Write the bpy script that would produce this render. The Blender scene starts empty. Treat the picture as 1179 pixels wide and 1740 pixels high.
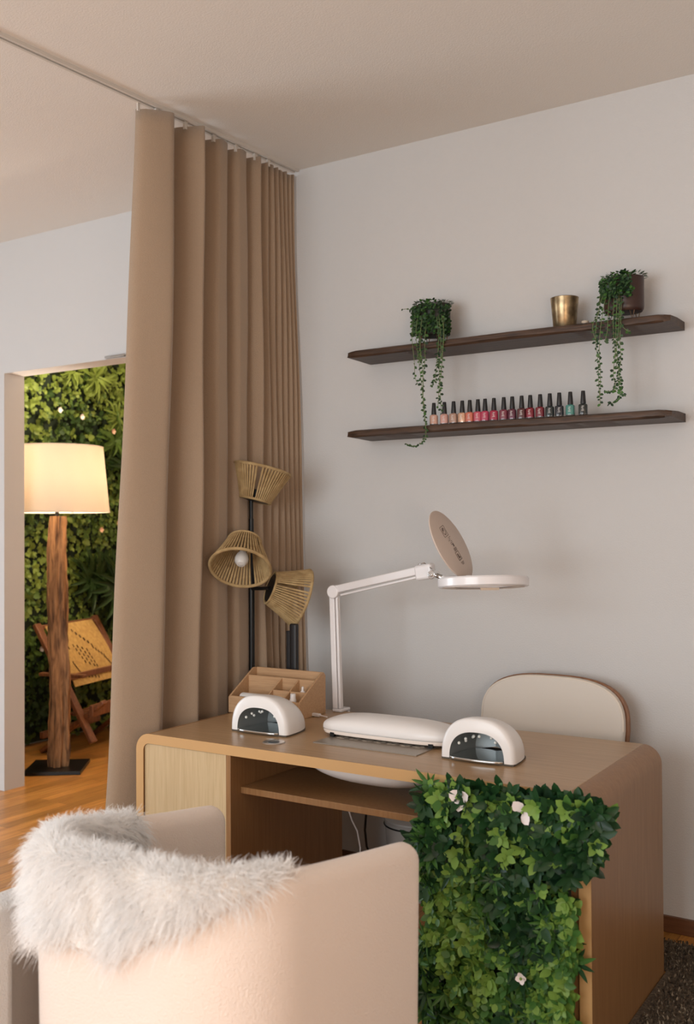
import bpy, bmesh, math, random
import numpy as np
from mathutils import Vector, Matrix
random.seed(7); rng = np.random.default_rng(11)
scn = bpy.context.scene
COL = scn.collection
PI = math.pi

# ------------------------------------------------------------------ camera
YAW, PITCH, ROLL = .5743, .0158, -.0058
CAM = Vector((0, -3.7202, 1.474))
FP = 1705.63
fh = Vector((-math.sin(YAW), math.cos(YAW), 0)); r0 = Vector((math.cos(YAW), math.sin(YAW), 0)); ZZ = Vector((0, 0, 1))
FW = fh * math.cos(PITCH) + ZZ * math.sin(PITCH); u0 = -fh * math.sin(PITCH) + ZZ * math.cos(PITCH)
RT = r0 * math.cos(ROLL) + u0 * math.sin(ROLL); UP = u0 * math.cos(ROLL) - r0 * math.sin(ROLL)
cd = bpy.data.cameras.new('camera'); cam = bpy.data.objects.new('camera', cd); COL.objects.link(cam)
cd.sensor_fit = 'VERTICAL'; cd.sensor_height = 36; cd.lens = FP * 36 / 1740
cam.matrix_world = Matrix(((RT.x, UP.x, -FW.x, CAM.x), (RT.y, UP.y, -FW.y, CAM.y), (RT.z, UP.z, -FW.z, CAM.z), (0, 0, 0, 1)))
cd.dof.use_dof = True; cd.dof.focus_distance = 3.55; cd.dof.aperture_fstop = 3.2
scn.camera = cam

def at(px, py, depth):
    """a survey point: photo pixel + distance in front of the lens -> room coordinates"""
    return CAM + depth * (FW + RT * ((px - 589.5) / FP) - UP * ((py - 870) / FP))

# ------------------------------------------------------------------ world, lights, exposure
w = bpy.data.worlds.new('world'); scn.world = w; w.use_nodes = True
bg = w.node_tree.nodes['Background']; bg.inputs[0].default_value = (.75, .85, 1, 1); bg.inputs[1].default_value = .6
scn.view_settings.view_transform = 'Standard'; scn.view_settings.look = 'None'
scn.view_settings.gamma = 1; scn.view_settings.use_curve_mapping = False
scn.view_settings.exposure = 0.52

def area(name, loc, direction, sx, sy, power, col):
    l = bpy.data.lights.new(name, 'AREA'); l.shape = 'RECTANGLE'; l.size = sx; l.size_y = sy; l.energy = power; l.color = col
    o = bpy.data.objects.new(name, l); COL.objects.link(o); o.location = loc
    o.rotation_euler = Vector(direction).to_track_quat('-Z', 'Z').to_euler()
    return o
def point(name, loc, power, col, r=.05):
    l = bpy.data.lights.new(name, 'POINT'); l.energy = power; l.color = col; l.shadow_soft_size = r
    o = bpy.data.objects.new(name, l); COL.objects.link(o); o.location = loc
    return o
area('window_daylight_left', (-6.9, -3.1, 1.15), (1, .05, -.06), 2.6, 2.0, 84, (.80, .91, 1))
area('window_daylight_rear', (-1.9, -6.35, 1.6), (.02, 1, -.03), 3.2, 2.3, 92, (.92, .975, 1))
point('warm_fill_behind', (.75, -3.95, 1.25), 42, (1, .76, .58), .25)  # unseen warm fill, added to brighten the chair and lower wall
point('pendant_next_room', (-3.5, 1.3, 1.95), 24, (1, .70, .48), .15)
point('ceiling_spot_next_room', (-4.75, .75, 2.95), 30, (1, .82, .58), .06)

# ------------------------------------------------------------------ materials
def newmat(name):
    m = bpy.data.materials.new(name); m.use_nodes = True
    return m, m.node_tree, m.node_tree.nodes['Principled BSDF']
def mat(name, col, rough=.5, metal=0, bump=0, bscale=60, trans=0, spec=.5, emit=None, var=0, sheen=0, coat=0):
    m, nt, p = newmat(name)
    p.inputs['Base Color'].default_value = (*col, 1); p.inputs['Roughness'].default_value = rough
    p.inputs['Metallic'].default_value = metal; p.inputs['Specular IOR Level'].default_value = spec
    p.inputs['Transmission Weight'].default_value = trans; p.inputs['Sheen Weight'].default_value = sheen; p.inputs['Coat Weight'].default_value = coat
    if emit: p.inputs['Emission Color'].default_value = (*emit[0], 1); p.inputs['Emission Strength'].default_value = emit[1]
    if bump or var:
        tc = nt.nodes.new('ShaderNodeTexCoord'); nz = nt.nodes.new('ShaderNodeTexNoise'); nz.inputs['Scale'].default_value = bscale; nz.inputs['Detail'].default_value = 4
        nt.links.new(tc.outputs['Object'], nz.inputs['Vector'])
        if bump:
            b = nt.nodes.new('ShaderNodeBump'); b.inputs['Strength'].default_value = bump; b.inputs['Distance'].default_value = .004
            nt.links.new(nz.outputs['Fac'], b.inputs['Height']); nt.links.new(b.outputs['Normal'], p.inputs['Normal'])
        if var:
            r = nt.nodes.new('ShaderNodeValToRGB'); r.color_ramp.elements[0].position = .3; r.color_ramp.elements[1].position = .7
            r.color_ramp.elements[0].color = (*[c * (1 - var) for c in col], 1); r.color_ramp.elements[1].color = (*[min(1, c * (1 + var)) for c in col], 1)
            nt.links.new(nz.outputs['Fac'], r.inputs['Fac']); nt.links.new(r.outputs['Color'], p.inputs['Base Color'])
    return m
def wood(name, c1, c2, rough=.45, axis='X', scale=6, stretch=14, bump=.15, planks=None):
    m, nt, p = newmat(name); L = nt.links.new
    tc = nt.nodes.new('ShaderNodeTexCoord'); mp = nt.nodes.new('ShaderNodeMapping')
    s = [stretch, stretch, stretch]; s['XYZ'.index(axis)] = 1; mp.inputs['Scale'].default_value = s
    L(tc.outputs['Object'], mp.inputs['Vector'])
    nz = nt.nodes.new('ShaderNodeTexNoise'); nz.inputs['Scale'].default_value = scale; nz.inputs['Detail'].default_value = 8; nz.inputs['Distortion'].default_value = .6
    L(mp.outputs['Vector'], nz.inputs['Vector'])
    r = nt.nodes.new('ShaderNodeValToRGB'); r.color_ramp.elements[0].position = .32; r.color_ramp.elements[1].position = .68
    r.color_ramp.elements[0].color = (*c2, 1); r.color_ramp.elements[1].color = (*c1, 1)
    L(nz.outputs['Fac'], r.inputs['Fac']); out = r.outputs['Color']
    if planks:
        bt = nt.nodes.new('ShaderNodeTexBrick'); mp2 = nt.nodes.new('ShaderNodeMapping'); mp2.inputs['Rotation'].default_value = (0, 0, planks)
        L(tc.outputs['Object'], mp2.inputs['Vector']); L(mp2.outputs['Vector'], bt.inputs['Vector'])
        bt.inputs['Color1'].default_value = (1.15, 1.08, 1, 1); bt.inputs['Color2'].default_value = (.74, .72, .68, 1); bt.inputs['Mortar'].default_value = (.35, .3, .25, 1)
        bt.inputs['Scale'].default_value = 1; bt.inputs['Brick Width'].default_value = .9; bt.inputs['Row Height'].default_value = .075; bt.inputs['Mortar Size'].default_value = .0012
        mx = nt.nodes.new('ShaderNodeMix'); mx.data_type = 'RGBA'; mx.blend_type = 'MULTIPLY'; mx.inputs[0].default_value = 1
        L(out, mx.inputs[6]); L(bt.outputs['Color'], mx.inputs[7]); out = mx.outputs[2]
    L(out, p.inputs['Base Color']); p.inputs['Roughness'].default_value = rough
    b = nt.nodes.new('ShaderNodeBump'); b.inputs['Strength'].default_value = bump; b.inputs['Distance'].default_value = .002
    L(nz.outputs['Fac'], b.inputs['Height']); L(b.outputs['Normal'], p.inputs['Normal'])
    return m
def leafmat(name, col, rough=.45, t=.25):
    m, nt, p = newmat(name); L = nt.links.new
    p.inputs['Base Color'].default_value = (*col, 1); p.inputs['Roughness'].default_value = rough; p.inputs['Specular IOR Level'].default_value = .4
    tr = nt.nodes.new('ShaderNodeBsdfTranslucent'); tr.inputs[0].default_value = (*[min(1, c * 1.6) for c in col], 1)
    mx = nt.nodes.new('ShaderNodeMixShader'); mx.inputs[0].default_value = t
    L(p.outputs[0], mx.inputs[1]); L(tr.outputs[0], mx.inputs[2]); L(mx.outputs[0], nt.nodes['Material Output'].inputs[0])
    return m

M = dict(
    wall=mat('wall_paint', (.62, .61, .60), .9, bump=.25, bscale=180),
    ceil=mat('ceiling_paint', (.80, .755, .70), .9, bump=.3, bscale=160),
    floor=wood('floor_boards', (.60, .31, .085), (.40, .17, .038), .32, 'Y', 5, 16, .1, planks=PI / 2),
    base=wood('baseboard_wood', (.17, .075, .035), (.11, .045, .02), .4, 'X'),
    trim=mat('white_metal_track', (.62, .57, .51), .5),
    dark=mat('track_slot', (.1, .08, .06), .7),
    curtain=mat('linen_curtain', (.37, .262, .176), .95, bump=.35, bscale=300, var=.05, sheen=.3),
    rope=wood('jute_rope', (.50, .35, .17), (.34, .22, .095), .85, 'Z', 30, 1, .5),
    black=mat('black_metal', (.012, .012, .012), .35, .4),
    bulb=mat('opal_bulb', (.85, .82, .78), .15, trans=.2),
    shelf=wood('dark_walnut_shelf', (.085, .044, .024), (.028, .014, .008), .5, 'X', 7, 14, .8),
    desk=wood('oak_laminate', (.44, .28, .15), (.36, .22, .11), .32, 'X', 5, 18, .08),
    desk_side=wood('oak_upright_shaded', (.30, .155, .062), (.24, .115, .042), .38, 'Z', 5, 18, .08),  # darker than the desktop: shade on the sides put into the colour
    door=wood('pale_oak_front', (.58, .43, .245), (.50, .355, .19), .45, 'Z', 6, 22, .08),
    box=wood('beech_organizer', (.56, .35, .19), (.46, .27, .14), .45, 'X', 9, 16, .08),
    white=mat('white_plastic', (.80, .765, .74), .35, coat=.15),
    offwhite=mat('cream_plastic', (.80, .70, .62), .4),
    lampwhite=mat('white_lacquered_metal', (.80, .77, .77), .3, coat=.3),
    chrome=mat('chrome', (.8, .8, .8), .08, 1),
    mirror=mat('mirror_tray', (.72, .74, .74), .12, 1),
    cavity=mat('reflector_cavity', (.24, .26, .26), .35, .25),
    led=mat('led_lens', (.85, .85, .8), .2),
    grey=mat('brushed_grey_plate', (.30, .26, .215), .35, .5),
    petal=mat('pale_ornament', (.62, .56, .48), .5),
    boucle=mat('cream_boucle', (.89, .76, .665), .95, bump=.9, bscale=260, sheen=.4),
    fur=leafmat('white_wool', (.95, .93, .91), .8, .4),
    hide=mat('hide', (.8, .74, .68), .9),
    boucle2=mat('white_boucle', (.80, .79, .78), .95, bump=.9, bscale=240), panel2=mat('shaded_side_panel', (.42, .38, .35), .9, bump=.4, bscale=200),  # bench side panel: shade of the recess painted as a darker tone
    seatc=mat('ivory_leather', (.66, .60, .53), .55),
    seatw=wood('walnut_ply', (.28, .13, .06), (.19, .085, .04), .4, 'Z'),
    piping=mat('cream_piping', (.74, .66, .56), .6),
    gold=mat('gold_glass', (.36, .26, .145), .30, .8, var=.5, bscale=26),
    wax=mat('beige_wax', (.62, .50, .38), .6),
    pot=mat('brown_glazed_pot', (.045, .018, .012), .35),
    potdark=mat('dark_green_pot', (.03, .03, .022), .5),
    wire=mat('bronze_wire', (.20, .12, .07), .35, .8),
    cap=mat('matte_black_cap', (.012, .011, .012), .45),
    glass=mat('clear_glass', (.95, .92, .9), .05, trans=.9),
    print=mat('white_print', (.7, .68, .66), .6),
    ink=mat('dark_ink', (.12, .08, .06), .6),
    drift=wood('driftwood', (.44, .23, .10), (.06, .026, .012), .8, 'Z', 5, 9, 1.0),
    loungewood=wood('teak', (.26, .10, .04), (.15, .055, .022), .4, 'Z'),
    weave=wood('golden_cord', (.62, .40, .13), (.46, .28, .085), .8, 'Z', 40, 1, .4),
    rug=mat('dark_rug', (.09, .066, .043), .95, bump=1, bscale=120, var=.6),
    bin=mat('pale_bin', (.45, .42, .39), .5),
    g1=leafmat('leaf_dark', (.018, .065, .020)), g2=leafmat('leaf_mid', (.065, .17, .035)), g3=leafmat('leaf_lime', (.21, .36, .07)),
    g4=leafmat('leaf_deep', (.012, .04, .018), .35), s1=leafmat('succulent_green', (.045, .10, .035), .5), s2=leafmat('succulent_dark', (.02, .05, .022), .5),
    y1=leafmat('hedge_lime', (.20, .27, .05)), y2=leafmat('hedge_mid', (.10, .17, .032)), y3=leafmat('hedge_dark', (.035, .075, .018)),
    stem=mat('stem', (.16, .20, .08), .7), backing=mat('foliage_mat', (.012, .022, .010), .95),
    flower=mat('white_petal', (.82, .74, .72), .6), flowerp=mat('peach_petal', (.80, .52, .36), .6),
    glassp=mat('window_glass', (1, 1, 1), 0, trans=1, spec=.2),
)
# lamp shade: thin cloth that lets the bulb through
m, nt, p = newmat('lamp_shade_cloth'); p.inputs['Base Color'].default_value = (.86, .76, .62, 1); p.inputs['Roughness'].default_value = .9
tr = nt.nodes.new('ShaderNodeBsdfTranslucent'); tr.inputs[0].default_value = (.93, .84, .72, 1)
mx = nt.nodes.new('ShaderNodeMixShader'); mx.inputs[0].default_value = .27
nt.links.new(p.outputs[0], mx.inputs[1]); nt.links.new(tr.outputs[0], mx.inputs[2]); nt.links.new(mx.outputs[0], nt.nodes['Material Output'].inputs[0])
M['shade'] = m

# ------------------------------------------------------------------ mesh helpers
class MB:
    def __init__(s): s.v = []; s.f = []; s.mi = []; s.cur = 0
    def add(s, vs, fs):
        n = len(s.v); s.v += [tuple(v) for v in vs]; s.f += [tuple(i + n for i in f) for f in fs]; s.mi += [s.cur] * len(fs); return s
    def box(s, x0, x1, y0, y1, z0, z1):
        return s.add([(x0, y0, z0), (x1, y0, z0), (x1, y1, z0), (x0, y1, z0), (x0, y0, z1), (x1, y0, z1), (x1, y1, z1), (x0, y1, z1)],
                     [(0, 3, 2, 1), (4, 5, 6, 7), (0, 1, 5, 4), (1, 2, 6, 5), (2, 3, 7, 6), (3, 0, 4, 7)])
    def beam(s, a, b, wx, wy, side=None):
        """rectangular bar from a to b"""
        a = Vector(a); b = Vector(b); d = (b - a).normalized()
        sd = Vector(side) if side else (Vector((0, 0, 1)) if abs(d.z) < .9 else Vector((1, 0, 0)))
        e = d.cross(sd).normalized(); g = e.cross(d).normalized()
        vs = [q + e * i * wx / 2 + g * j * wy / 2 for q in (a, b) for i, j in ((-1, -1), (1, -1), (1, 1), (-1, 1))]
        return s.add(vs, [(0, 1, 2, 3), (7, 6, 5, 4), (0, 4, 5, 1), (1, 5, 6, 2), (2, 6, 7, 3), (3, 7, 4, 0)])
    def tube(s, pts, r, n=10, caps=True):
        pts = [Vector(q) for q in pts]; rr = r if isinstance(r, (list, tuple)) else [r] * len(pts)
        d0 = (pts[1] - pts[0]).normalized(); e = d0.orthogonal().normalized(); vs = []
        for i, q in enumerate(pts):
            d = (pts[min(i + 1, len(pts) - 1)] - pts[max(i - 1, 0)]).normalized()
            e = (e - d * e.dot(d)).normalized(); g = d.cross(e)
            vs += [q + (e * math.cos(2 * PI * k / n) + g * math.sin(2 * PI * k / n)) * rr[i] for k in range(n)]
        fs = [(i * n + k, i * n + (k + 1) % n, (i + 1) * n + (k + 1) % n, (i + 1) * n + k) for i in range(len(pts) - 1) for k in range(n)]
        if caps: fs += [tuple(range(n))[::-1], tuple((len(pts) - 1) * n + k for k in range(n))]
        return s.add(vs, fs)
    def lathe(s, prof, c=(0, 0, 0), n=32, axis=None, sx=1, sy=1):
        """prof: (r, z) list; r=0 closes"""
        c = Vector(c); q = Vector(axis).normalized().to_track_quat('Z', 'Y') if axis else None
        vs = []; fs = []; m = len(prof)
        for r, z in prof:
            for k in range(n):
                p_ = Vector((r * sx * math.cos(2 * PI * k / n), r * sy * math.sin(2 * PI * k / n), z))
                vs.append(c + (q @ p_ if q else p_))
        for i in range(m - 1):
            for k in range(n): fs.append((i * n + k, i * n + (k + 1) % n, (i + 1) * n + (k + 1) % n, (i + 1) * n + k))
        if prof[0][0] > 1e-6 and prof[0] != prof[-1]: pass
        return s.add(vs, fs)
    def sell(s, c, ax, ay, az, e1=1, e2=1, nu=32, nv=16, zmin=-1):
        """superellipsoid"""
        def pw(v, e): return math.copysign(abs(v) ** e, v)
        vs = []; fs = []; a0 = math.asin(max(-1, zmin))
        for j in range(nv + 1):
            b = a0 + (PI / 2 - a0) * j / nv
            for i in range(nu):
                a = 2 * PI * i / nu
                vs.append((c[0] + ax * pw(math.cos(b), e1) * pw(math.cos(a), e2), c[1] + ay * pw(math.cos(b), e1) * pw(math.sin(a), e2), c[2] + az * pw(math.sin(b), e1)))
        for j in range(nv):
            for i in range(nu): fs.append((j * nu + i, j * nu + (i + 1) % nu, (j + 1) * nu + (i + 1) % nu, (j + 1) * nu + i))
        if zmin > -1: fs.append(tuple(range(nu))[::-1])
        return s.add(vs, fs)
    def extrude(s, poly, h0, h1, fn):
        """poly 2D list, fn(a,b,h)->xyz"""
        n = len(poly); vs = [fn(a, b, h0) for a, b in poly] + [fn(a, b, h1) for a, b in poly]
        fs = [tuple(range(n))[::-1], tuple(range(n, 2 * n))] + [(k, (k + 1) % n, n + (k + 1) % n, n + k) for k in range(n)]
        return s.add(vs, fs)
def link(name, me, parent=None, loc=None, rz=None):
    o = bpy.data.objects.new(name, me); COL.objects.link(o)
    if parent: o.parent = parent
    if loc is not None: o.location = loc
    if rz is not None: o.rotation_euler = (0, 0, rz)
    return o
def obj(name, mb, m, parent=None, bevel=0, smooth=35, loc=None, rz=None, merge=False, sub=0):
    me = bpy.data.meshes.new(name); me.from_pydata(mb.v, [], mb.f)
    ms = m if isinstance(m, (list, tuple)) else [m]
    for q in ms: me.materials.append(q)
    if len(ms) > 1: me.polygons.foreach_set('material_index', mb.mi)
    bm = bmesh.new(); bm.from_mesh(me)
    if merge: bmesh.ops.remove_doubles(bm, verts=bm.verts, dist=1e-5)
    bmesh.ops.recalc_face_normals(bm, faces=bm.faces); bm.to_mesh(me); bm.free()
    me.shade_smooth()
    if smooth and not sub: me.set_sharp_from_angle(angle=math.radians(smooth))
    o = link(name, me, parent, loc, rz)
    if bevel:
        b = o.modifiers.new('bevel', 'BEVEL'); b.width = bevel; b.segments = 3; b.limit_method = 'ANGLE'; b.angle_limit = math.radians(35)
    if sub:
        b = o.modifiers.new('sub', 'SUBSURF'); b.levels = sub; b.render_levels = sub
    return o
def npobj(name, V, Fc, m, parent=None, mi=None, smooth=True):
    """numpy verts (n,3) and tris/quads (k,3|4)"""
    me = bpy.data.meshes.new(name); V = np.asarray(V, np.float32); Fc = np.asarray(Fc, np.int32); k = Fc.shape[1]
    me.vertices.add(len(V)); me.vertices.foreach_set('co', V.ravel())
    me.loops.add(Fc.size); me.loops.foreach_set('vertex_index', Fc.ravel())
    me.polygons.add(len(Fc)); me.polygons.foreach_set('loop_start', np.arange(0, Fc.size, k, dtype=np.int32))
    for q in (m if isinstance(m, (list, tuple)) else [m]): me.materials.append(q)
    if mi is not None: me.polygons.foreach_set('material_index', np.asarray(mi, np.int32))
    me.update(calc_edges=True); me.validate()
    if smooth: me.shade_smooth()
    return link(name, me, parent)
def tag(o, label=None, cat=None, group=None, kind=None):
    if label: o['label'] = label
    if cat: o['category'] = cat
    if group: o['group'] = group
    if kind: o['kind'] = kind
    return o
def thing(name, label, cat, loc=(0, 0, 0), rz=0, group=None):
    o = bpy.data.objects.new(name, None); COL.objects.link(o); o.location = loc; o.rotation_euler = (0, 0, rz); o.empty_display_size = .05
    return tag(o, label, cat, group)
def struct(name, mb, m, **k): return tag(obj(name, mb, m, **k), kind='structure')
def copy_tree(o, parent=None):
    c = o.copy(); COL.objects.link(c); c.parent = parent
    for ch in list(o.children): copy_tree(ch, c)
    return c
def unit(a): return a / np.maximum(np.linalg.norm(a, axis=-1, keepdims=True), 1e-9)
def leaf_mesh(P, D, N, L, W, curl=.25, fold=.18):
    """many leaves: base points P, length direction D, face normal N"""
    P = np.asarray(P); D = unit(np.asarray(D)); N = np.asarray(N); N = unit(N - D * (N * D).sum(1, keepdims=True)); S = np.cross(D, N)
    L = np.asarray(L)[:, None]; W = np.asarray(W)[:, None]
    def q(t, s, h): return P + D * L * t + S * W * s + N * (L * h)
    pts = [q(0, 0, 0), q(.45, 0, -fold * .25), q(1, 0, -curl), q(.2, .36, 0), q(.5, .5, -curl * .15), q(.8, .33, -curl * .5), q(.2, -.36, 0), q(.5, -.5, -curl * .15), q(.8, -.33, -curl * .5)]
    V = np.stack(pts, 1).reshape(-1, 3)
    T = np.array([(0, 1, 3), (3, 1, 4), (4, 1, 5), (5, 1, 2), (0, 6, 1), (6, 7, 1), (7, 8, 1), (8, 2, 1)])
    Fc = (T[None] + (np.arange(len(P)) * 9)[:, None, None]).reshape(-1, 3)
    return V, Fc
H = 3.112
# ------------------------------------------------------------------ setting
mb = MB()
def flip(m_): return m_
DX0, DX1, DH = -4.72, -3.2, 2.362
mb.box(-7.0, DX0, 0, .14, -.02, H); mb.box(DX0, DX1, 0, .14, DH, H); mb.box(DX1, 1.5, 0, .14, -.02, H)
struct('wall_back', mb, M['wall'])
struct('ceiling', MB().box(-7.2, 1.7, -6.4, 4.2, H, H + .1), M['ceil'])
struct('floor', MB().box(-7.2, 1.7, -6.4, 4.2, -.1, 0), M['floor'])
# left wall with window opening, front wall with window opening, right wall
mb = MB(); mb.box(-6.95, -6.8, -6.3, -4.5, 0, H); mb.box(-6.95, -6.8, -1.7, 0, 0, H); mb.box(-6.95, -6.8, -4.5, -1.7, 0, .1); mb.box(-6.95, -6.8, -4.5, -1.7, 2.25, H)
struct('wall_left', mb, M['wall'])
mb = MB(); mb.box(-6.8, -3.6, -6.3, -6.15, 0, H); mb.box(-.2, 1.35, -6.3, -6.15, 0, H); mb.box(-3.6, -.2, -6.3, -6.15, 0, .4); mb.box(-3.6, -.2, -6.3, -6.15, 2.8, H)
struct('wall_front', mb, M['wall'])
struct('wall_right', MB().box(1.35, 1.5, -6.3, 0, 0, H), M['wall'])
mb = MB(); mb.box(-7, -5.62, .14, .16, 0, .01)
struct('wall_next_room_left', MB().box(-5.75, -5.60, .14, 4.0, 0, H), M['wall'])
struct('wall_next_room_back', MB().box(-5.6, -1.4, 3.9, 4.05, 0, H), M['wall'])
struct('wall_next_room_right', MB().box(-1.55, -1.4, .14, 3.9, 0, H), M['wall'])
struct('baseboard_back', MB().box(DX1, 1.35, -.016, 0, 0, .058), M['base'], bevel=.003)
for n_, x0, x1, y0, y1 in (('window_1', -6.9, -6.85, -4.5, -1.7), ('window_2', -3.6, -.2, -6.25, -6.2)):
    mb = MB(); z0, z1 = (.1, 2.25) if n_ == 'window_1' else (.4, 2.8)
    if n_ == 'window_1':
        for yy in (-4.47, -3.1, -1.73): mb.box(x0, x1, yy - .03, yy + .03, z0, z1)
        for zz in (z0 + .03, z1 - .03): mb.box(x0, x1, y0, y1, zz - .03, zz + .03)
    else:
        for xx in (-3.57, -1.9, -.23): mb.box(xx - .03, xx + .03, y0, y1, z0, z1)
        for zz in (z0 + .03, z1 - .03): mb.box(x0, x1, y0, y1, zz - .03, zz + .03)
    struct(n_, mb, M['white'])

# rug at the right of the desk
o = thing('floor_rug', 'dark brown grey tufted rug on the floor right of the desk', 'rug')
mb = MB(); mb.add([(-.918, -2.4, .0005), (1.2, -2.4, .0005), (1.2, -.11, .0005), (-1.05, -.11, .0005), (-1.05, -.345, .0005), (-.934, -.345, .0005)] + [(-.918, -2.4, .01), (1.2, -2.4, .01), (1.2, -.11, .01), (-1.05, -.11, .01), (-1.05, -.345, .01), (-.934, -.345, .01)], [(5, 4, 3, 2, 1, 0), (6, 7, 8, 9, 10, 11)] + [(k, (k + 1) % 6, (k + 1) % 6 + 6, k + 6) for k in range(6)]); obj('rug_base', mb, M['rug'], o, bevel=.003)
n = 16000
P = np.stack([rng.uniform(-1.05, .1, n), rng.uniform(-1.0, -.11, n), np.full(n, .009)], 1); P = P[(P[:, 0] > -.91) | (P[:, 1] > -.35)]; n = len(P)
D = np.stack([rng.normal(0, .5, n), rng.normal(0, .5, n), np.ones(n)], 1)
V, Fc = leaf_mesh(P, D, rng.normal(size=(n, 3)), rng.uniform(.008, .017, n), rng.uniform(.004, .008, n), .3)
c = npobj('rug_pile', V, Fc, [M['rug'], mat('rug_fleck', (.25, .20, .14), .9)], o, mi=(np.repeat(rng.random(n) < .14, 8)).astype(int)); tag(c, kind='stuff')

# ------------------------------------------------------------------ curtain track + curtain
A0 = Vector((-2.790, -2.6, 0)); A1 = Vector((-2.668, -.01, 0))       # ceiling line of the track
tv = (A1 - A0); TL = tv.length; td = tv.normalized(); tn = Vector((td.y, -td.x, 0))     # tn points to the desk side (+x)
tr_ = thing('curtain_track', 'slim white ceiling curtain track running from the curtain to the room edge', 'curtain track')
a = A0 - td * 1.6 + Vector((0, 0, H - .006)); b = A1 + Vector((0, 0, H - .006))
mb = MB(); mb.beam(a + tn * .011, b + tn * .011, .011, .012); mb.beam(a - tn * .011, b - tn * .011, .011, .012); obj('rail', mb, M['trim'], tr_)
obj('slot', MB().beam(a + Vector((0, 0, .003)), b + Vector((0, 0, .003)), .010, .005), M['dark'], tr_)
# curtain: y along the track from the leading edge to the wall
cu = thing('curtain', 'long beige linen curtain hanging in ripple folds from the ceiling track', 'curtain', (A1.x, A1.y, 0))
edges = [-.905, -.748, -.585, -.447, -.325, -.238, -.195, -.155, -.118, -.085, -.055, -.028, -.008]    # recesses between lobes (y)
cols = []
for i in range(len(edges) - 1):
    y0, y1 = edges[i], edges[i + 1]; amp = min(.065, (y1 - y0) * .40)
    ns = 18 if i < 5 else 10
    for k in range(ns):
        t = k / ns
        # lobe bulges to the desk side (+), returns sharply in the recess
        off = amp * (math.sin(PI * t) ** .55 * 2 - 1) if True else 0
        if i == 0 and t < .5: off = amp * (math.sin(PI * t) ** .55 * 1.25 - .25)
        yy = y0 + (y1 - y0) * (t + .10 * math.sin(2 * PI * t)) - (.05 * (1 - t) ** 3 if i == 0 else 0)
        cols.append((yy, off, amp))
cols.append((edges[-1], -.01, .01))
mbx = []; NZ = 46
for j in range(NZ + 1):
    z = .015 + (H - .035 - .015) * j / NZ; d = 1 - z / H
    for ci, (yy, off, amp) in enumerate(cols):
        s = (yy - edges[0]) / (edges[-1] - edges[0])                 # 0 leading, 1 wall
        y = yy - (1 - s) ** 2.5 * .14 * d ** 1.3
        bx = A1.x + (yy - A1.y) * (td.x / td.y) - .015
        x = bx + off * (1 + .15 * d) + (s ** 4) * .085 * d ** 1.1 - (1 - s) ** 6 * .03 * d
        x += .008 * d * math.sin(9 * s + 3 * z) + .004 * math.sin(23 * s + 5 * z)
        if -.60 < y < -.30: x = min(x, A1.x - .008 - .0)             # falls clear of the floor lamp
        mbx.append((x - A1.x, y - A1.y, z + (0 if j < NZ else .012 * math.sin(PI * ((ci % 18) / 18)))))
nc = len(cols)
fs = [(j * nc + i, j * nc + i + 1, (j + 1) * nc + i + 1, (j + 1) * nc + i) for j in range(NZ) for i in range(nc - 1)]
c = obj('curtain_cloth', MB().add(mbx, fs), M['curtain'], cu, smooth=0)
so = c.modifiers.new('solid', 'SOLIDIFY'); so.thickness = .003; so.offset = 0
# hem and leading tab
mb = MB(); e0 = Vector((A1.x + (-.915 - A1.y) * td.x / td.y - .018, -.952, H - .0125)) - Vector((A1.x, A1.y, 0))
mb.beam(e0, e0 - Vector((0, .0, .030)), .012, .006); obj('heading_tab', mb, M['trim'], cu)
for i in range(6):
    y = edges[i] + .03; q = Vector((A1.x + (y - A1.y) * td.x / td.y - A1.x, y - A1.y, H - .014))
    obj('glider', MB().box(q.x - .006, q.x + .006, q.y - .008, q.y + .008, q.z - .028, q.z + .0015), M['trim'], cu)
# small catch on the edge of the door head
o = thing('door_catch', 'small grey metal catch under the edge of the door head by the curtain', 'door catch', (-3.83, -.012, DH + .0))
obj('catch_plate', MB().box(-.07, .07, -.004, .010, .002, .016), mat('grey_metal', (.35, .33, .31), .4, .6), o, bevel=.002)
obj('catch_bolt', MB().box(-.02, .12, -.010, -.004, .005, .011), M['grey'], o, bevel=.001)

# ------------------------------------------------------------------ living wall in the next room
gw = thing('green_wall', 'wall covered with lush artificial leaves and ferns in the next room', 'green wall', (0, 0, 0))
obj('backing', MB().box(-5.59, -5.55, .2, 2.6, .02, 3.05), M['backing'], gw)
n = 5600
cy = rng.uniform(.25, 2.2, n); cz = rng.uniform(.03, 2.95, n); cx = -5.54 + rng.random(n) ** 1.6 * .085
K = 6
ctr = np.repeat(np.stack([cx, cy, cz], 1), K, 0); m_ = n * K
ang = rng.uniform(0, 2 * PI, m_); outw = rng.uniform(.15, .9, m_)
D = np.stack([outw, np.cos(ang), np.sin(ang)], 1); N = np.stack([np.ones(m_), -np.cos(ang) * outw, -np.sin(ang) * outw], 1)
big = np.repeat(rng.random(n), K)
Ls = np.where(big < .15, rng.uniform(.034, .052, m_), rng.uniform(.017, .030, m_)); Ws = Ls * rng.uniform(.55, .85, m_)
V, Fc = leaf_mesh(ctr, D, N, Ls, Ws, .2)
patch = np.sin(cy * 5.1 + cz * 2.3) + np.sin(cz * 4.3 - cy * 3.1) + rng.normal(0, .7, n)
mi = np.where(patch + .9 * (cz > 2.1) - .7 * (cz < 1.1) > .4, 0, np.where(patch > -.9, 1, 2)); mi = np.repeat(mi, K * 8)  # more lime high up, less low down: light falloff put into leaf colours
tag(npobj('foliage', V, Fc, [M['y1'], M['y2'], M['y3']], gw, mi=mi), kind='stuff')
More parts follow.
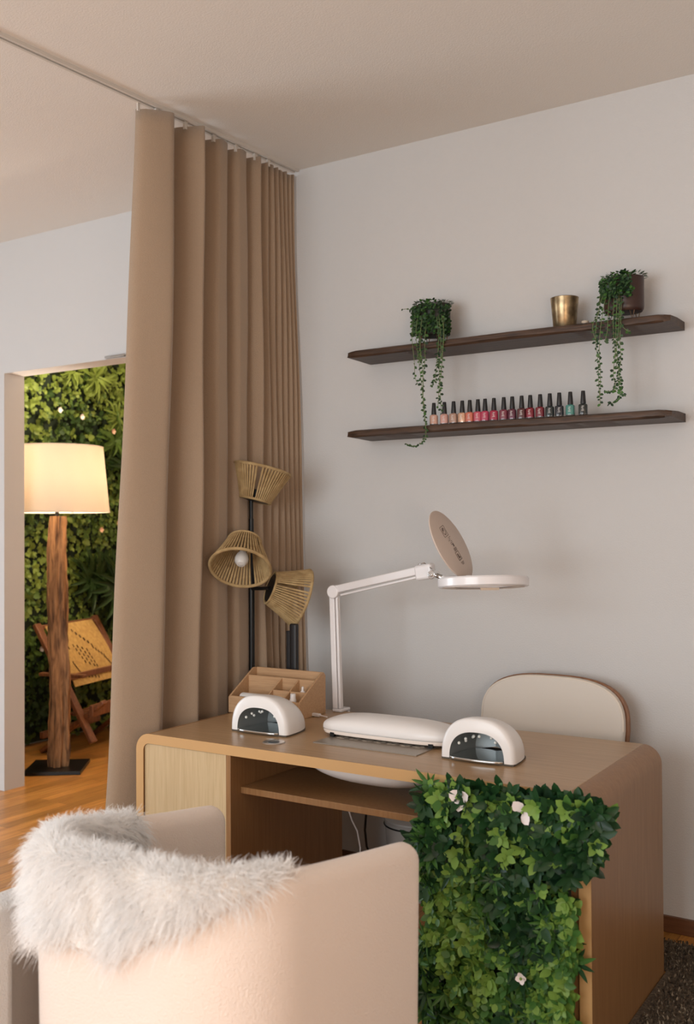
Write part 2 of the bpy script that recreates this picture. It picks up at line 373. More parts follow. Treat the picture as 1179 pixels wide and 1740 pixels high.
def fern(name, c, r, nb, mt, up=.2):
    c = np.array(c); a = rng.uniform(0, 2 * PI, nb); o_ = rng.uniform(.3, 1.1, nb)
    D = np.stack([o_, np.cos(a), np.sin(a) + up], 1); N = np.stack([np.ones(nb), -np.cos(a) * o_, -np.sin(a) * o_], 1)
    V, Fc = leaf_mesh(np.repeat(c[None], nb, 0) + rng.normal(0, .012, (nb, 3)), D, N, rng.uniform(.6, 1, nb) * r, r * rng.uniform(.10, .16, nb), .45)
    return npobj(name, V, Fc, mt, gw)
for yy, zz, r, nb, mt, up in ((1.37, 2.57, .17, 34, M['y1'], -.4), (1.15, 2.6, .14, 24, M['y1'], -.3), (1.56, 2.13, .24, 40, M['y2'], .2), (1.62, 1.95, .22, 34, M['y3'], .1),
                              (1.55, 1.05, .34, 60, M['y3'], .1), (1.33, 1.12, .26, 44, M['y3'], -.1), (1.58, 2.3, .16, 24, M['y1'], .2)):
    fern('fern_tuft', (-5.46, yy, zz), r, nb, mt, up)
for yy, zz, mt in ((1.02, 2.30, 'flower'), (1.22, 2.27, 'flower'), (1.52, 2.19, 'flowerp'), (1.57, 1.52, 'flowerp'), (1.40, 1.47, 'flowerp'), (.92, 1.17, 'flower'), (.86, .67, 'flower'), (1.35, 1.2, 'flower')):
    k = 5; a = np.arange(k) * 2 * PI / k
    V, Fc = leaf_mesh(np.repeat(np.array([[-5.43, yy, zz]]), k, 0), np.stack([np.full(k, .4), np.cos(a), np.sin(a)], 1), np.tile([1., 0, 0], (k, 1)), np.full(k, .024), np.full(k, .024), -.1)
    npobj('flower', V, Fc, M[mt], gw)

# ------------------------------------------------------------------ driftwood floor lamp
LX, LY = -4.875, .515
tl = thing('driftwood_floor_lamp', 'tall floor lamp with rough driftwood trunk, glowing cream drum shade and black base', 'floor lamp', (LX, LY, 0))
c = obj('base_plate', MB().box(-.17, .17, -.17, .17, .001, .022), M['black'], tl, bevel=.002, rz=math.atan2(-.30, .23))
mb = MB(); nr = 40; na = 22; vs = []
for j in range(nr + 1):
    t = j / nr; z = .022 + t * 1.535; cx_ = .016 * math.sin(3.1 * t + .5) + .010 * math.sin(7 * t); r = .062 - .018 * abs(t - .35) ** 1.2 + .004 * math.sin(19 * t)
    if t > .9: r *= 1 - (t - .9) * 2.2
    for k in range(na):
        a = 2 * PI * k / na; gr = .011 * math.sin(5 * a + 2.5 * math.sin(2 * t)) + .008 * math.sin(9 * a + 4 * t) + .006 * math.sin(3 * a + 17 * t) + random.uniform(-.004, .004)
        vs.append((cx_ + (r + gr) * math.cos(a) * 1.02, (r + gr) * math.sin(a) * .9, z))
fs = [(j * na + k, j * na + (k + 1) % na, (j + 1) * na + (k + 1) % na, (j + 1) * na + k) for j in range(nr) for k in range(na)] + [tuple(nr * na + k for k in range(na))]
obj('trunk', mb.add(vs, fs), M['drift'], tl, smooth=50)
obj('socket', MB().tube([(0, 0, 1.51), (0, 0, 1.66)], .012), M['black'], tl)
obj('bulb', MB().sell((0, 0, 1.72), .035, .035, .05), mat('lit_bulb', (1, .9, .7), .3, emit=((1, .8, .6), 4)), tl)
mb = MB(); mb.lathe([(.318, 1.578), (.279, 1.985), (.276, 1.985), (.315, 1.578), (.318, 1.578)], n=64); sh = obj('lamp_shade', mb, M['shade'], tl, smooth=60)
obj('lower_ring', MB().tube([(.319 * math.cos(a), .319 * math.sin(a), 1.580) for a in np.linspace(0, 2 * PI, 65)], .003, 6, False), M['offwhite'], sh)
obj('upper_ring', MB().tube([(.279 * math.cos(a), .279 * math.sin(a), 1.984) for a in np.linspace(0, 2 * PI, 65)], .003, 6, False), M['offwhite'], sh)
mb = MB(); [mb.tube([(0, 0, 1.60), (.315 * math.cos(a), .315 * math.sin(a), 1.585)], .002, 6) for a in (0, 2.1, 4.2)]
obj('shade_holder', mb, M['black'], sh)
point('driftwood_lamp_light', (LX, LY, 1.80), 14, (1, .86, .72), .04)
o = obj('power_cable', MB().tube([(-4.99, .36, .006), (-5.06, .33, .01), (-5.13, .38, .012), (-5.2, .5, .01), (-5.4, .52, .01)], .004, 6), M['black']); tag(o, 'thin black cable on the floor behind the driftwood lamp base', 'cable')

# ------------------------------------------------------------------ teak lounge chair with woven back (next room)
lat = Vector((-.228, .974, 0)).normalized(); fr = Vector((lat.y, -lat.x, 0))          # facing direction
lc = thing('lounge_chair', 'low teak lounge chair with golden woven cord back behind the driftwood lamp', 'lounge chair', (0, 0, 0))
TP = Vector((-5.33, .735, .835)); Wd = .66
def LP(s, f, z): return Vector((TP.x, TP.y, 0)) + lat * s + fr * f + ZZ * z
for s in (0, Wd): obj('back_rail', MB().beam(LP(s, 0, .85), LP(s, .44, .10), .030, .06, side=lat), M['loungewood'], lc, bevel=.006)
for s in (.035, Wd - .035): obj('leg', MB().beam(LP(s, .50, .36), LP(s, .02, .01), .028, .05, side=lat), M['loungewood'], lc, bevel=.005)
for s in (-.035, Wd + .035): obj('armrest', MB().beam(LP(s, .06, .53), LP(s, .40, .53), .045, .022, side=ZZ), M['loungewood'], lc, bevel=.005)
mb = MB(); mb.beam(LP(-.03, .24, .505), LP(Wd + .05, .24, .505), .024, .036); obj('cross_bar', mb, M['loungewood'], lc, bevel=.004)
obj('front_board', MB().beam(LP(0, .42, .30), LP(Wd, .42, .30), .03, .075), M['loungewood'], lc, bevel=.005)
obj('rear_bar', MB().beam(LP(0, .04, .12), LP(Wd, .04, .12), .03, .045), M['loungewood'], lc, bevel=.005)
obj('top_bar', MB().beam(LP(0, .012, .825), LP(Wd, .012, .825), .026, .03), M['loungewood'], lc, bevel=.005)
mb = MB(); ns = 44
def bk(s, t): # woven surface point: t 0 top ..1 bottom
    return LP(s, .02 + .24 * t + .02 * math.sin(PI * t), .83 - .39 * t)
for i in range(ns):
    s = .06 + (Wd - .12) * (i + .5) / ns; mb.tube([bk(s, t / 8) for t in range(9)], .0062, 6)
mb.cur = 1
for a_, b_ in [((.30, .10), (.40, .32)), ((.32, .16), (.42, .38)), ((.22, .34), (.26, .62)), ((.26, .36), (.30, .66)), ((.30, .40), (.34, .70)), ((.34, .44), (.37, .72)), ((.42, .42), (.50, .58)), ((.50, .60), (.54, .74)), ((.20, .84), (.34, .90)), ((.40, .80), (.52, .86)), ((.12, .2), (.16, .36)), ((.13, .6), (.16, .76))]:
    p0 = bk(a_[0], a_[1]) + fr * .009; p1 = bk(b_[0], b_[1]) + fr * .009; k = 5
    for i in range(k):
        q = p0.lerp(p1, i / (k - 1)); mb.beam(q, q + (bk(a_[0], a_[1] + .045) - bk(a_[0], a_[1])), .007, .003)
obj('woven_back', mb, [M['weave'], mat('weave_gap', (.09, .045, .018), .9)], lc)
for i in range(5): obj('seat_slat', MB().beam(LP(.01, .25 + .035 * i, .27 - .003 * i), LP(Wd - .01, .25 + .035 * i, .27 - .003 * i), .026, .012), M['loungewood'], lc)

# ------------------------------------------------------------------ rope shade floor lamp
rp = Vector((-2.665, -.352, 0))
rl = thing('rope_shade_floor_lamp', 'black three headed floor lamp with woven jute cone shades before the curtain', 'floor lamp', rp)
obj('base', MB().lathe([(0, .001), (.062, .001), (.065, .006), (.065, .018), (.05, .024), (0, .026)], n=32), M['black'], rl)
obj('pole', MB().tube([(0, 0, .02), (0, 0, 1.36)], .0125, 16), M['black'], rl)
obj('upper_pole', MB().tube([(0, 0, 1.30), (0, 0, 1.515)], .0105, 16).tube([(0, 0, 1.515), (0, 0, 1.60)], .008, 16), M['black'], rl)
DZ = (rp - CAM).dot(FW)
def cone_shade(c0, axis, bulb):
    """c0 centre of the small end, axis towards the wide end (local to lamp)"""
    ax = Vector(axis).normalized(); q = ax.to_track_quat('Z', 'Y'); c0 = Vector(c0)
    s_ = rl; r0_, r1_, hh = .067, .122, .135; nst = 54; mb = MB()
    def pt(a, t, dr=0): r = r0_ + (r1_ - r0_) * t + dr; return c0 + q @ Vector((r * math.cos(a), r * math.sin(a), hh * t))
    for i in range(nst):
        a = 2 * PI * i / nst
        if i % 19 == 5: continue
        mb.tube([pt(a, 0), pt(a, .5, -.002), pt(a, 1)], [.0031, .0041, .0050], 6)
    sh_ = obj('rope_shade', mb, M['rope'], s_)
    mb = MB(); mb.tube([pt(a, 1) for a in np.linspace(0, 2 * PI, 49)], .0065, 8, False); mb.tube([pt(a, 0) for a in np.linspace(0, 2 * PI, 49)], .0055, 8, False)
    obj('rope_rim', mb, M['rope'], sh_)
    mb = MB(); mb.lathe([(0, -.004), (.058, -.004), (.06, .004), (0, .006)], c0, 28, ax); obj('cap_disc', mb, M['black'], sh_)
    mb = MB(); mb.lathe([(0, 0), (.016, 0), (.018, .045), (0, .046)], c0, 20, ax); obj('bulb_socket', mb, M['black'], sh_)
    if bulb:
        mb = MB(); mb.lathe([(.011, .045), (.014, .055), (.024, .072), (.0285, .09), (.0265, .105), (.017, .117), (0, .121)], c0, 24, ax); obj('bulb', mb, M['bulb'], sh_)
    return sh_
def loc(px, py, dd=0): return at(px, py, DZ + dd) - rp
cone_shade(loc(433, 850), UP * .95 + RT * .22 + FW * .10, False)
ax2 = -FW * .66 - UP * .75 - RT * .06
cone_shade(loc(408, 965, -.25) - ax2.normalized() * .135, ax2, True)
ax3 = RT * .90 - UP * .33 + FW * .28
cone_shade(loc(460, 999, -.08), ax3, False)
obj('swivel_arm', MB().tube([loc(428, 1000), loc(445, 1000, -.03), loc(458, 999, -.08)], .0075, 10), M['black'], rl)
obj('swivel_arm', MB().tube([loc(428, 940), loc(420, 930, -.06), loc(411, 921, -.14)], .0075, 10), M['black'], rl)

# ------------------------------------------------------------------ floating shelves
def shelf(z0, th, label, seed):
    random.seed(seed); mb = MB(); n = 60; vs = []
    x0, x1 = -2.279, -.942; loop = 8
    for i in range(n + 1):
        t = i / n; x = x0 + (x1 - x0) * t
        w1 = .0025 * math.sin(11 * t + seed) + random.uniform(-.001, .001)
        yb_ = -.205 + .006 * math.sin(5 * t + seed) + random.uniform(-.0012, .0012)
        e = min(1, min(i, n - i) / 1.6); ch = (1 - e) * .012
        sec = [(-.001, z0), (yb_ + .008, z0 + ch * .4), (yb_ + ch, z0 + .007 + w1), (yb_ + ch * 1.2, z0 + th * .55), (yb_ + .003 + ch, z0 + th - .004 - ch * .6 + w1 * .6), (yb_ + .014, z0 + th - ch * .5), (-.1, z0 + th), (-.001, z0 + th)]
        vs += [(x, a_, b_) for a_, b_ in sec]
    fs = [(i * loop + k, i * loop + (k + 1) % loop, (i + 1) * loop + (k + 1) % loop, (i + 1) * loop + k) for i in range(n) for k in range(loop)]
    fs += [tuple(range(loop)), tuple(n * loop + k for k in range(loop))[::-1]]
    o_ = obj('wall_shelf', mb.add(vs, fs), M['shelf'], smooth=30); return tag(o_, label, 'shelf', 'dark wood wall shelves')
SU, SL, TH = 2.183, 1.850, .031
shelf(SU, TH, 'upper dark walnut floating shelf holding the trailing plants and gold candle', 2)
shelf(SL, TH, 'lower dark walnut floating shelf holding the row of nail polish', 9)

# ------------------------------------------------------------------ nail polish bottles
caps = [737.2, 755.1, 770.8, 785.5, 798.3, 812.1, 824.3, 839.3, 856.1, 870.5, 886.5, 901.1, 918, 934.3, 950.5, 969.3, 991]
pol = [((.72, .42, .32), 'pale peach nude', 0), ((.70, .38, .32), 'dusty pink nude', 0), ((.52, .32, .24), 'warm beige brown', 0), ((.80, .48, .32), 'shimmering peach gold', 1), ((.72, .20, .13), 'coral orange', 0),
       ((.62, .10, .15), 'strawberry pink', 0), ((.52, .05, .12), 'raspberry pink', 0), ((.42, .022, .07), 'crimson red', 0), ((.22, .035, .065), 'dull plum', 0), ((.13, .03, .06), 'dark mauve', 1), ((.10, .025, .03), 'dark chocolate brown', 0),
       ((.24, .012, .03), 'ruby wine', 1), ((.19, .010, .025), 'deep burgundy', 0), ((.02, .035, .038), 'dark slate green', 1), ((.012, .018, .03), 'near black navy', 0), ((.07, .27, .23), 'bright teal green', 0), ((.012, .02, .02), 'black green', 0)]
def polish_bottle():
    r = thing('nail_polish_bottle', '', 'nail polish'); mb = MB()
    bw, bh = .0162, .042
    def rr(w_, z_, n_=20): return [(math.copysign(abs(math.cos(a)) ** .5, math.cos(a)) * w_, math.copysign(abs(math.sin(a)) ** .5, math.sin(a)) * w_, z_) for a in [2 * PI * k / n_ for k in range(n_)]]
    def loft(mb_, secs, n_=20):
        vs = sum(secs, []); fs = [(i * n_ + k, i * n_ + (k + 1) % n_, (i + 1) * n_ + (k + 1) % n_, (i + 1) * n_ + k) for i in range(len(secs) - 1) for k in range(n_)] + [tuple(range(n_))[::-1], tuple((len(secs) - 1) * n_ + k for k in range(n_))]
        return mb_.add(vs, fs)
    obj('bottle_base', loft(MB(), [rr(bw * .94, 0), rr(bw, .002), rr(bw, .0045)]), M['glass'], r)
    obj('bottle_body', loft(MB(), [rr(bw, .0045), rr(bw, .036), rr(bw * .9, .0395), rr(bw * .55, .0415), rr(.008, .043)]), M['white'], r)
    obj('bottle_cap', MB().lathe([(0, .0425), (.0098, .0425), (.0102, .045), (.0072, .088), (.0066, .0895), (0, .09)], n=20), M['cap'], r)
    mb = MB()
    for i, zz in enumerate((.016, .021, .026, .031)):
        mb.box(-.005 + .0012 * (i % 2), .004 - .001 * (i % 3), -bw - .0006, -bw + .0001, zz, zz + .0018)
    obj('printed_lettering', mb, M['print'], r)
    return r
bt0 = polish_bottle()
words = ['first', 'second', 'third', 'fourth', 'fifth', 'sixth', 'seventh', 'eighth', 'ninth']
for i, cx_ in enumerate(caps):
    o = bt0 if i == 0 else copy_tree(bt0)
    q = at(cx_, 715, 1); d = q - CAM; t = (-.172 - CAM.y) / d.y; X = CAM.x + d.x * t
    o.location = (X, -.172, SL + TH); o.rotation_euler = (0, 0, random.uniform(-.12, .12) + .25)
    colr, word, shim = pol[i]
    pm = mat('polish_' + word.replace(' ', '_'), tuple(c_ * .8 for c_ in colr), .22, metal=.35 if shim else 0, coat=.6, var=.35 if shim else .04, bscale=180)
    for ch in o.children:
        if ch.name.startswith('bottle_body'):
            ch.data = ch.data.copy(); ch.data.materials.clear(); ch.data.materials.append(pm)
    place = ('%s from the left' % words[i]) if i < 9 else ('%s from the right' % words[16 - i])
    tag(o, '%s nail polish bottle, %s in the row' % (word, place), 'nail polish', 'nail polish bottles on the lower shelf')

# ------------------------------------------------------------------ trailing plants
def vine(mbs, leaves, pts, n_leaf, ls):
    P_ = [Vector(p_) for p_ in pts]
    # smooth by Catmull-Rom
    out = []
    for i in range(len(P_) - 1):
        a, b, c_, d = P_[max(i - 1, 0)], P_[i], P_[i + 1], P_[min(i + 2, len(P_) - 1)]
        for k in range(6):
            t = k / 6; out.append(.5 * ((2 * b) + (-a + c_) * t + (2 * a - 5 * b + 4 * c_ - d) * t * t + (-a + 3 * b - 3 * c_ + d) * t ** 3))
    out.append(P_[-1]); mbs.tube(out, .0011, 5); n_leaf = max(3, int(n_leaf * .74))
    for i in range(n_leaf):
        t = (i + random.random()) / n_leaf * (len(out) - 1.01); k = int(t); q = out[k].lerp(out[k + 1], t - k)
        s = -1 if i % 2 else 1
        dr = Vector((random.uniform(.4, 1) * s, random.uniform(-.6, .5), random.uniform(-.9, .15))); nn = Vector((random.uniform(-.5, .5), -1, random.uniform(-.2, .6)))
        L_ = ls * random.uniform(.65, 1.15); leaves.append((q, dr, nn, L_, L_ * random.uniform(.65, .85)))
def emit_leaves(name, lv, mats, parent, probs):
    P_ = np.array([tuple(a[0]) for a in lv]); D_ = np.array([tuple(a[1]) for a in lv]); N_ = np.array([tuple(a[2]) for a in lv])
    V, Fc = leaf_mesh(P_, D_, N_, np.array([a[3] for a in lv]), np.array([a[4] for a in lv]), .2)
    return npobj(name, V, Fc, mats, parent, mi=np.repeat(rng.choice(len(mats), len(lv), p=probs), 8))
def trailing(label, c, w_, h_, pm, strands, legs, seed):
    random.seed(seed); r = thing('potted_trailing_plant', label, 'potted plant', c, 0, 'trailing plants on the upper shelf')
    a = w_ / 2; z0 = .036
    obj('pot', MB().lathe([(0, z0), (a * .90, z0), (a * .98, z0 + .008), (a, z0 + .02), (a, z0 + h_), (a * .93, z0 + h_), (a * .93, z0 + h_ - .012), (0, z0 + h_ - .012)], n=40, sy=.8), pm, r)
    for sx_ in (-.55, .55):
        for sy_ in (-.45, .45): obj('leg', MB().tube([(sx_ * a - .008, sy_ * a, z0 + .002), (sx_ * a, sy_ * a, .002), (sx_ * a + .008, sy_ * a, z0 + .002)], .0020, 6), M['wire'], r)
    lv = []; cover = legs
    for i in range(cover[0]):       # crown on top and spilling over the front
        th = random.uniform(0, 2 * PI); rr_ = a * random.random() ** .5 * 1.05; zz = z0 + h_ + random.uniform(-.005, .025) * (1.3 - rr_ / a)
        q = Vector((rr_ * math.cos(th), rr_ * math.sin(th) * .9, zz)); lv.append((q, Vector((math.cos(th), math.sin(th), random.uniform(-.1, .9))), Vector((random.uniform(-.3, .3), -.4, 1)), random.uniform(.012, .018), random.uniform(.010, .014)))
    for i in range(cover[1]):
        t = random.random(); u = random.uniform(*cover[2]); zz = z0 + h_ * (1 - t * cover[3]) ; th = -PI / 2 + u * 1.45
        q = Vector((math.sin(u * 1.3) * a * 1.03, -math.cos(u * 1.3) * a * .86 - random.uniform(.0, .02), zz)); lv.append((q, Vector((random.uniform(-1, 1), random.uniform(-1, 0), random.uniform(-1, .1))), Vector((random.uniform(-.4, .4), -1, random.uniform(0, .7))), random.uniform(.011, .017), random.uniform(.009, .013)))
    ms = MB()
    for pts, nl in strands: vine(ms, lv, pts, nl, .0135)
    obj('stems', ms, M['stem'], r); tag(emit_leaves('foliage', lv, [M['s1'], M['s2'], M['g2']], r, [.52, .33, .15]), kind='stuff')
    return r
def W2(c, *pix):      # strand through photo points just in front of the shelf edge
    out = []
    for px, py, y in pix:
        d = at(px, py, 1) - CAM; t = (y - CAM.y) / d.y; out.append(CAM + d * t - Vector(c))
    return out
c1 = (-1.912, -.115, SU + TH)
S1 = [(W2(c1, (722, 530, -.15), (716, 548, -.205), (714, 590, -.218), (719, 640, -.222), (719, 690, -.222), (724, 735, -.222), (716, 752, -.225), (703, 758, -.228), (690, 754, -.23)), 78),
      (W2(c1, (714, 530, -.15), (708, 548, -.205), (707, 575, -.215), (711, 610, -.22), (717, 660, -.22), (722, 705, -.22), (723, 728, -.222)), 62),
      (W2(c1, (728, 535, -.17), (722, 570, -.205), (722, 610, -.22), (718, 650, -.22), (720, 700, -.22)), 50),
      (W2(c1, (712, 525, -.12), (702, 540, -.17), (700, 575, -.21), (704, 615, -.22), (705, 640, -.22), (711, 655, -.22)), 26),
      (W2(c1, (745, 535, -.17), (748, 565, -.205), (749, 600, -.215), (746, 630, -.22), (748, 670, -.22), (750, 702, -.22)), 52),
      (W2(c1, (750, 535, -.17), (754, 565, -.205), (751, 600, -.218), (741, 628, -.22), (740, 645, -.22), (732, 656, -.22)), 40),
      (W2(c1, (754, 540, -.17), (753, 580, -.21), (750, 630, -.22), (746, 660, -.22), (744, 690, -.22)), 44),
      (W2(c1, (742, 540, -.18), (745, 570, -.205), (744, 600, -.215), (742, 622, -.22)), 40),
      (W2(c1, (716, 545, -.18), (712, 575, -.205), (713, 600, -.215), (714, 615, -.22)), 36),
      (W2(c1, (712, 528, -.12), (702, 528, -.15), (692, 525, -.16), (684, 526, -.16)), 6),
      (W2(c1, (757, 530, -.12), (762, 524, -.13), (765, 519, -.13)), 5)]
trailing('trailing string succulent in a dark pot left above the nail polish row', c1, .148, .125, M['potdark'], S1, (240, 560, (-1.0, 1.35), .97), 5)
c2 = (-1.128, -.115, SU + TH)
S2 = [(W2(c2, (1030, 490, -.15), (1020, 515, -.20), (1014, 545, -.215), (1012, 580, -.22), (1016, 615, -.22), (1017, 650, -.22), (1020, 688, -.22)), 58),
      (W2(c2, (1034, 488, -.15), (1026, 520, -.20), (1020, 560, -.215), (1018, 600, -.22), (1020, 640, -.22), (1019, 680, -.22)), 48),
      (W2(c2, (1024, 486, -.13), (1019, 505, -.18), (1018, 530, -.205), (1008, 548, -.215), (1008, 565, -.22), (1013, 580, -.22)), 26),
      (W2(c2, (1048, 490, -.16), (1048, 520, -.205), (1046, 560, -.215), (1048, 600, -.22), (1052, 640, -.22), (1056, 660, -.22), (1050, 678, -.22), (1035, 687, -.222)), 74),
      (W2(c2, (1052, 490, -.16), (1052, 525, -.205), (1050, 570, -.218), (1044, 610, -.22), (1042, 640, -.22), (1046, 655, -.22), (1040, 665, -.22), (1028, 664, -.222)), 58),
      (W2(c2, (1056, 495, -.16), (1055, 530, -.205), (1053, 580, -.218), (1055, 610, -.22), (1050, 640, -.22), (1054, 665, -.22), (1062, 672, -.22)), 58),
      (W2(c2, (1044, 490, -.16), (1042, 530, -.205), (1042, 560, -.215), (1044, 590, -.22), (1048, 625, -.22)), 50),
      (W2(c2, (1050, 500, -.18), (1053, 530, -.205), (1056, 552, -.21), (1066, 562, -.215), (1071, 562, -.215)), 14),
      (W2(c2, (1036, 495, -.17), (1033, 530, -.205), (1032, 560, -.218), (1028, 580, -.22)), 26),
      (W2(c2, (1075, 485, -.10), (1081, 481, -.12), (1086, 484, -.12)), 7)]
trailing('trailing string succulent in a glossy brown pot right of the gold candle', c2, .145, .125, M['pot'], S2, (300, 380, (-1.0, .55), .62), 8)

# gold candle glass + tea light
cg = thing('candle_glass', 'mottled gold glass candle holder on the upper shelf', 'candle holder', (-1.353, -.115, SU + TH))
obj('glass', MB().lathe([(0, .001), (.040, .001), (.0425, .004), (.0525, .118), (.0505, .118), (.0405, .010), (0, .009)], n=48), M['gold'], cg, smooth=50)
obj('wax', MB().lathe([(0, .010), (.0405, .010), (.046, .068), (0, .069)], n=40), M['wax'], cg)
obj('rim', MB().tube([(.0515 * math.cos(a), .0515 * math.sin(a), .118) for a in np.linspace(0, 2 * PI, 49)], .0014, 6, False), M['grey'], cg)
o = thing('tea_light', 'tiny beige tea light beside the gold candle holder', 'candle', (-1.272, -.12, SU + TH))
obj('wax_body', MB().lathe([(0, 0), (.013, 0), (.0135, .022), (0, .023)], n=24), M['wax'], o); obj('wick', MB().tube([(0, 0, .022), (0, .001, .028)], .0008, 6), M['ink'], o)
# ------------------------------------------------------------------ reception desk / manicure desk
DW, DD = 1.659, .722
DK = thing('manicure_desk', 'light oak manicure desk with rounded corners and open kneehole', 'desk', (-.927, -1.092, 0), .0134)
def DL(x, y, z=.75):        # world -> desk local
    c_, s_ = math.cos(-.0134), math.sin(-.0134); dx, dy = x + .927, y + 1.092
    return (dx * c_ - dy * s_, dx * s_ + dy * c_, z)
R_, T_ = .060, .034
def prof(inset):
    r = R_ - inset; pts = [(-inset, 0)]
    for k in range(9): a = PI / 2 * k / 8; pts.append((-R_ + r * math.cos(a), .75 - R_ + r * math.sin(a)))
    for k in range(9): a = PI / 2 + PI / 2 * k / 8; pts.append((-DW + R_ + r * math.cos(a), .75 - R_ + r * math.sin(a)))
    pts.append((-DW + inset, 0)); return pts
def shell(i0, i1):
    po, pi_ = prof(0), prof(T_); n = len(po); vs = []
    for v in (0, DD):
        vs += [(a, v, b) for a, b in po] + [(a, v, b) for a, b in pi_]
    fs = []
    for k in range(i0, i1):
        o0, o1, p0, p1 = k, k + 1, n + k, n + k + 1; m2 = 2 * n
        fs += [(o0, o1, p1, p0), (o0 + m2, p0 + m2, p1 + m2, o1 + m2), (o0, o0 + m2, o1 + m2, o1), (p0, p1, p1 + m2, p0 + m2)]
    a = i0; fs.append((a, n + a, 3 * n + a, 2 * n + a)); a = i1; fs.append((a, 2 * n + a, 3 * n + a, n + a))
    used = sorted({i for f in fs for i in f}); mp_ = {u: k for k, u in enumerate(used)}
    return MB().add([vs[u] for u in used], [tuple(mp_[i] for i in f) for f in fs])
obj('desktop', shell(9, 10), M['desk'], DK, bevel=.003)
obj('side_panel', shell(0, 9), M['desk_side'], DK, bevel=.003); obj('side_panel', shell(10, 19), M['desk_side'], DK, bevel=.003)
po, pi_ = prof(0), prof(T_); n = len(po); ft, bk_ = [(a, -.0018, b) for a, b in po] + [(a, -.0018, b) for a, b in pi_], [(a, -.0002, b) for a, b in po] + [(a, -.0002, b) for a, b in pi_]
fs = []
for k in range(n - 1): fs += [(k, k + 1, n + k + 1, n + k), (2 * n + k, 3 * n + k, 3 * n + k + 1, 2 * n + k + 1), (k, 2 * n + k, 2 * n + k + 1, k + 1), (n + k, n + k + 1, 3 * n + k + 1, 3 * n + k)]
obj('edge_band', MB().add(ft + bk_, fs), mat('honey_edge_band', (.56, .33, .14), .4), DK)
KL, KR = -1.2325, -.482      # kneehole
zt = .75 - T_
obj('cabinet_door', MB().box(-DW + T_ + .002, KL - .012, .004, .022, .05, zt - .002), M['door'], DK, bevel=.0015)
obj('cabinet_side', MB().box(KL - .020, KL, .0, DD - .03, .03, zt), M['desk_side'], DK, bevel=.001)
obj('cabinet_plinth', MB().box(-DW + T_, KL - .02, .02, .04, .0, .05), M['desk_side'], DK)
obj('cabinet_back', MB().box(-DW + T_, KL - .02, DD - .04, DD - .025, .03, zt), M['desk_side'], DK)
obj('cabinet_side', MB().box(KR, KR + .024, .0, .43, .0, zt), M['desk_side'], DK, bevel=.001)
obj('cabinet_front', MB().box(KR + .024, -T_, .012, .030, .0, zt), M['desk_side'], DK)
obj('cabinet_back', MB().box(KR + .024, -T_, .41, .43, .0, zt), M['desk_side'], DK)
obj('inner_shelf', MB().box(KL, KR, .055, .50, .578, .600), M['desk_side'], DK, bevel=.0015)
# ring grommet and vent insert
g = DL(-2.06, -1.0); gr = obj('cable_grommet', MB().lathe([(.020, .001), (.020, .0025), (.036, .0035), (.039, .0005)], (g[0], g[1], .75), 36), mat('satin_steel', (.55, .48, .42), .3, .9), DK)
obj('grommet_lid', MB().lathe([(0, .0012), (.0195, .0012), (.0195, .0018), (0, .0018)], (g[0], g[1], .75), 30), M['black'], gr)
va = DL(-1.945, -.935); vb = DL(-1.552, -.752)
vp = obj('dust_vent_plate', MB().box(va[0], vb[0], va[1], vb[1], .7495, .7535), M['grey'], DK, bevel=.001)
mb = MB()
for i in range(7):
    cx_ = va[0] + .05 + i * (vb[0] - va[0] - .10) / 6; cy_ = (va[1] + vb[1]) / 2 + .022
    for k in range(5):
        a0 = 2 * PI * k / 5 + i * .4; qx, qy = cx_ + .014 * math.cos(a0), cy_ + .014 * math.sin(a0)
        mb.add([(qx + .009 * math.cos(a), qy + .0065 * math.sin(a), .7541) for a in np.linspace(0, 2 * PI, 12, endpoint=False)], [tuple(range(12))])
obj('floral_cutouts', mb, M['petal'], vp)
# dust collector bowl hanging below the vent
dc = DL(-1.725, -.885); mb = MB(); nu, nv = 40, 14; vs = []
for j in range(nv + 1):
    t = j / nv; rr_ = math.sqrt(max(0, 1 - t ** 2.2))
    for i in range(nu):
        a = 2 * PI * i / nu; ca, sa = math.cos(a), math.sin(a)
        vs.append((dc[0] + .245 * rr_ * math.copysign(abs(ca) ** .75, ca) + .03 * t, dc[1] + .15 * rr_ * math.copysign(abs(sa) ** .75, sa), zt - .001 - .078 * t ** .9))
fs = [(j * nu + i, j * nu + (i + 1) % nu, (j + 1) * nu + (i + 1) % nu, (j + 1) * nu + i) for j in range(nv) for i in range(nu)] + [tuple(range(nu))]
obj('dust_collector_bowl', mb.add(vs, fs), M['white'], DK)

# ------------------------------------------------------------------ artificial greenery on the right cabinet front
gp = thing('greenery_panel', 'dense artificial leaf panel with white flowers covering the front of the desk', 'artificial greenery', (-.927, -1.092, 0), .0134)
obj('mat_backing', MB().box(-.465, -.055, -.022, -.0015, .03, .70), M['backing'], gp)
def inside(u, z):           # hedge outline
    l = -.482 + .010 * np.sin(z * 21) ; r = -.028 + .014 * np.sin(z * 17 + 1)
    r = np.where(z > .53, r + .085 * np.clip((z - .53) / .06, 0, 1), r)
    r = np.where((z < .53) & (z > .33), r - .012, r)
    return (u > l) & (u < r)
kinds = [('g1', 'g4', .046, .50, 7), ('g3', 'g2', .036, .62, 6), ('g2', 'g3', .026, .75, 6), ('g2', 'g1', .056, .22, 9)]
allV = []; allF = []; allM = []; off = 0; mts = [M['g1'], M['g2'], M['g3'], M['g4']]; mid = {'g1': 0, 'g2': 1, 'g3': 2, 'g4': 3}
n = 1500; u = rng.uniform(-.50, .07, n); z = rng.uniform(.02, .742, n); k_ = inside(u, z); u, z = u[k_], z[k_]; n = len(u)
reg = np.sin(u * 19 + 2) + np.sin(z * 13 + u * 6) + rng.normal(0, .55, n)
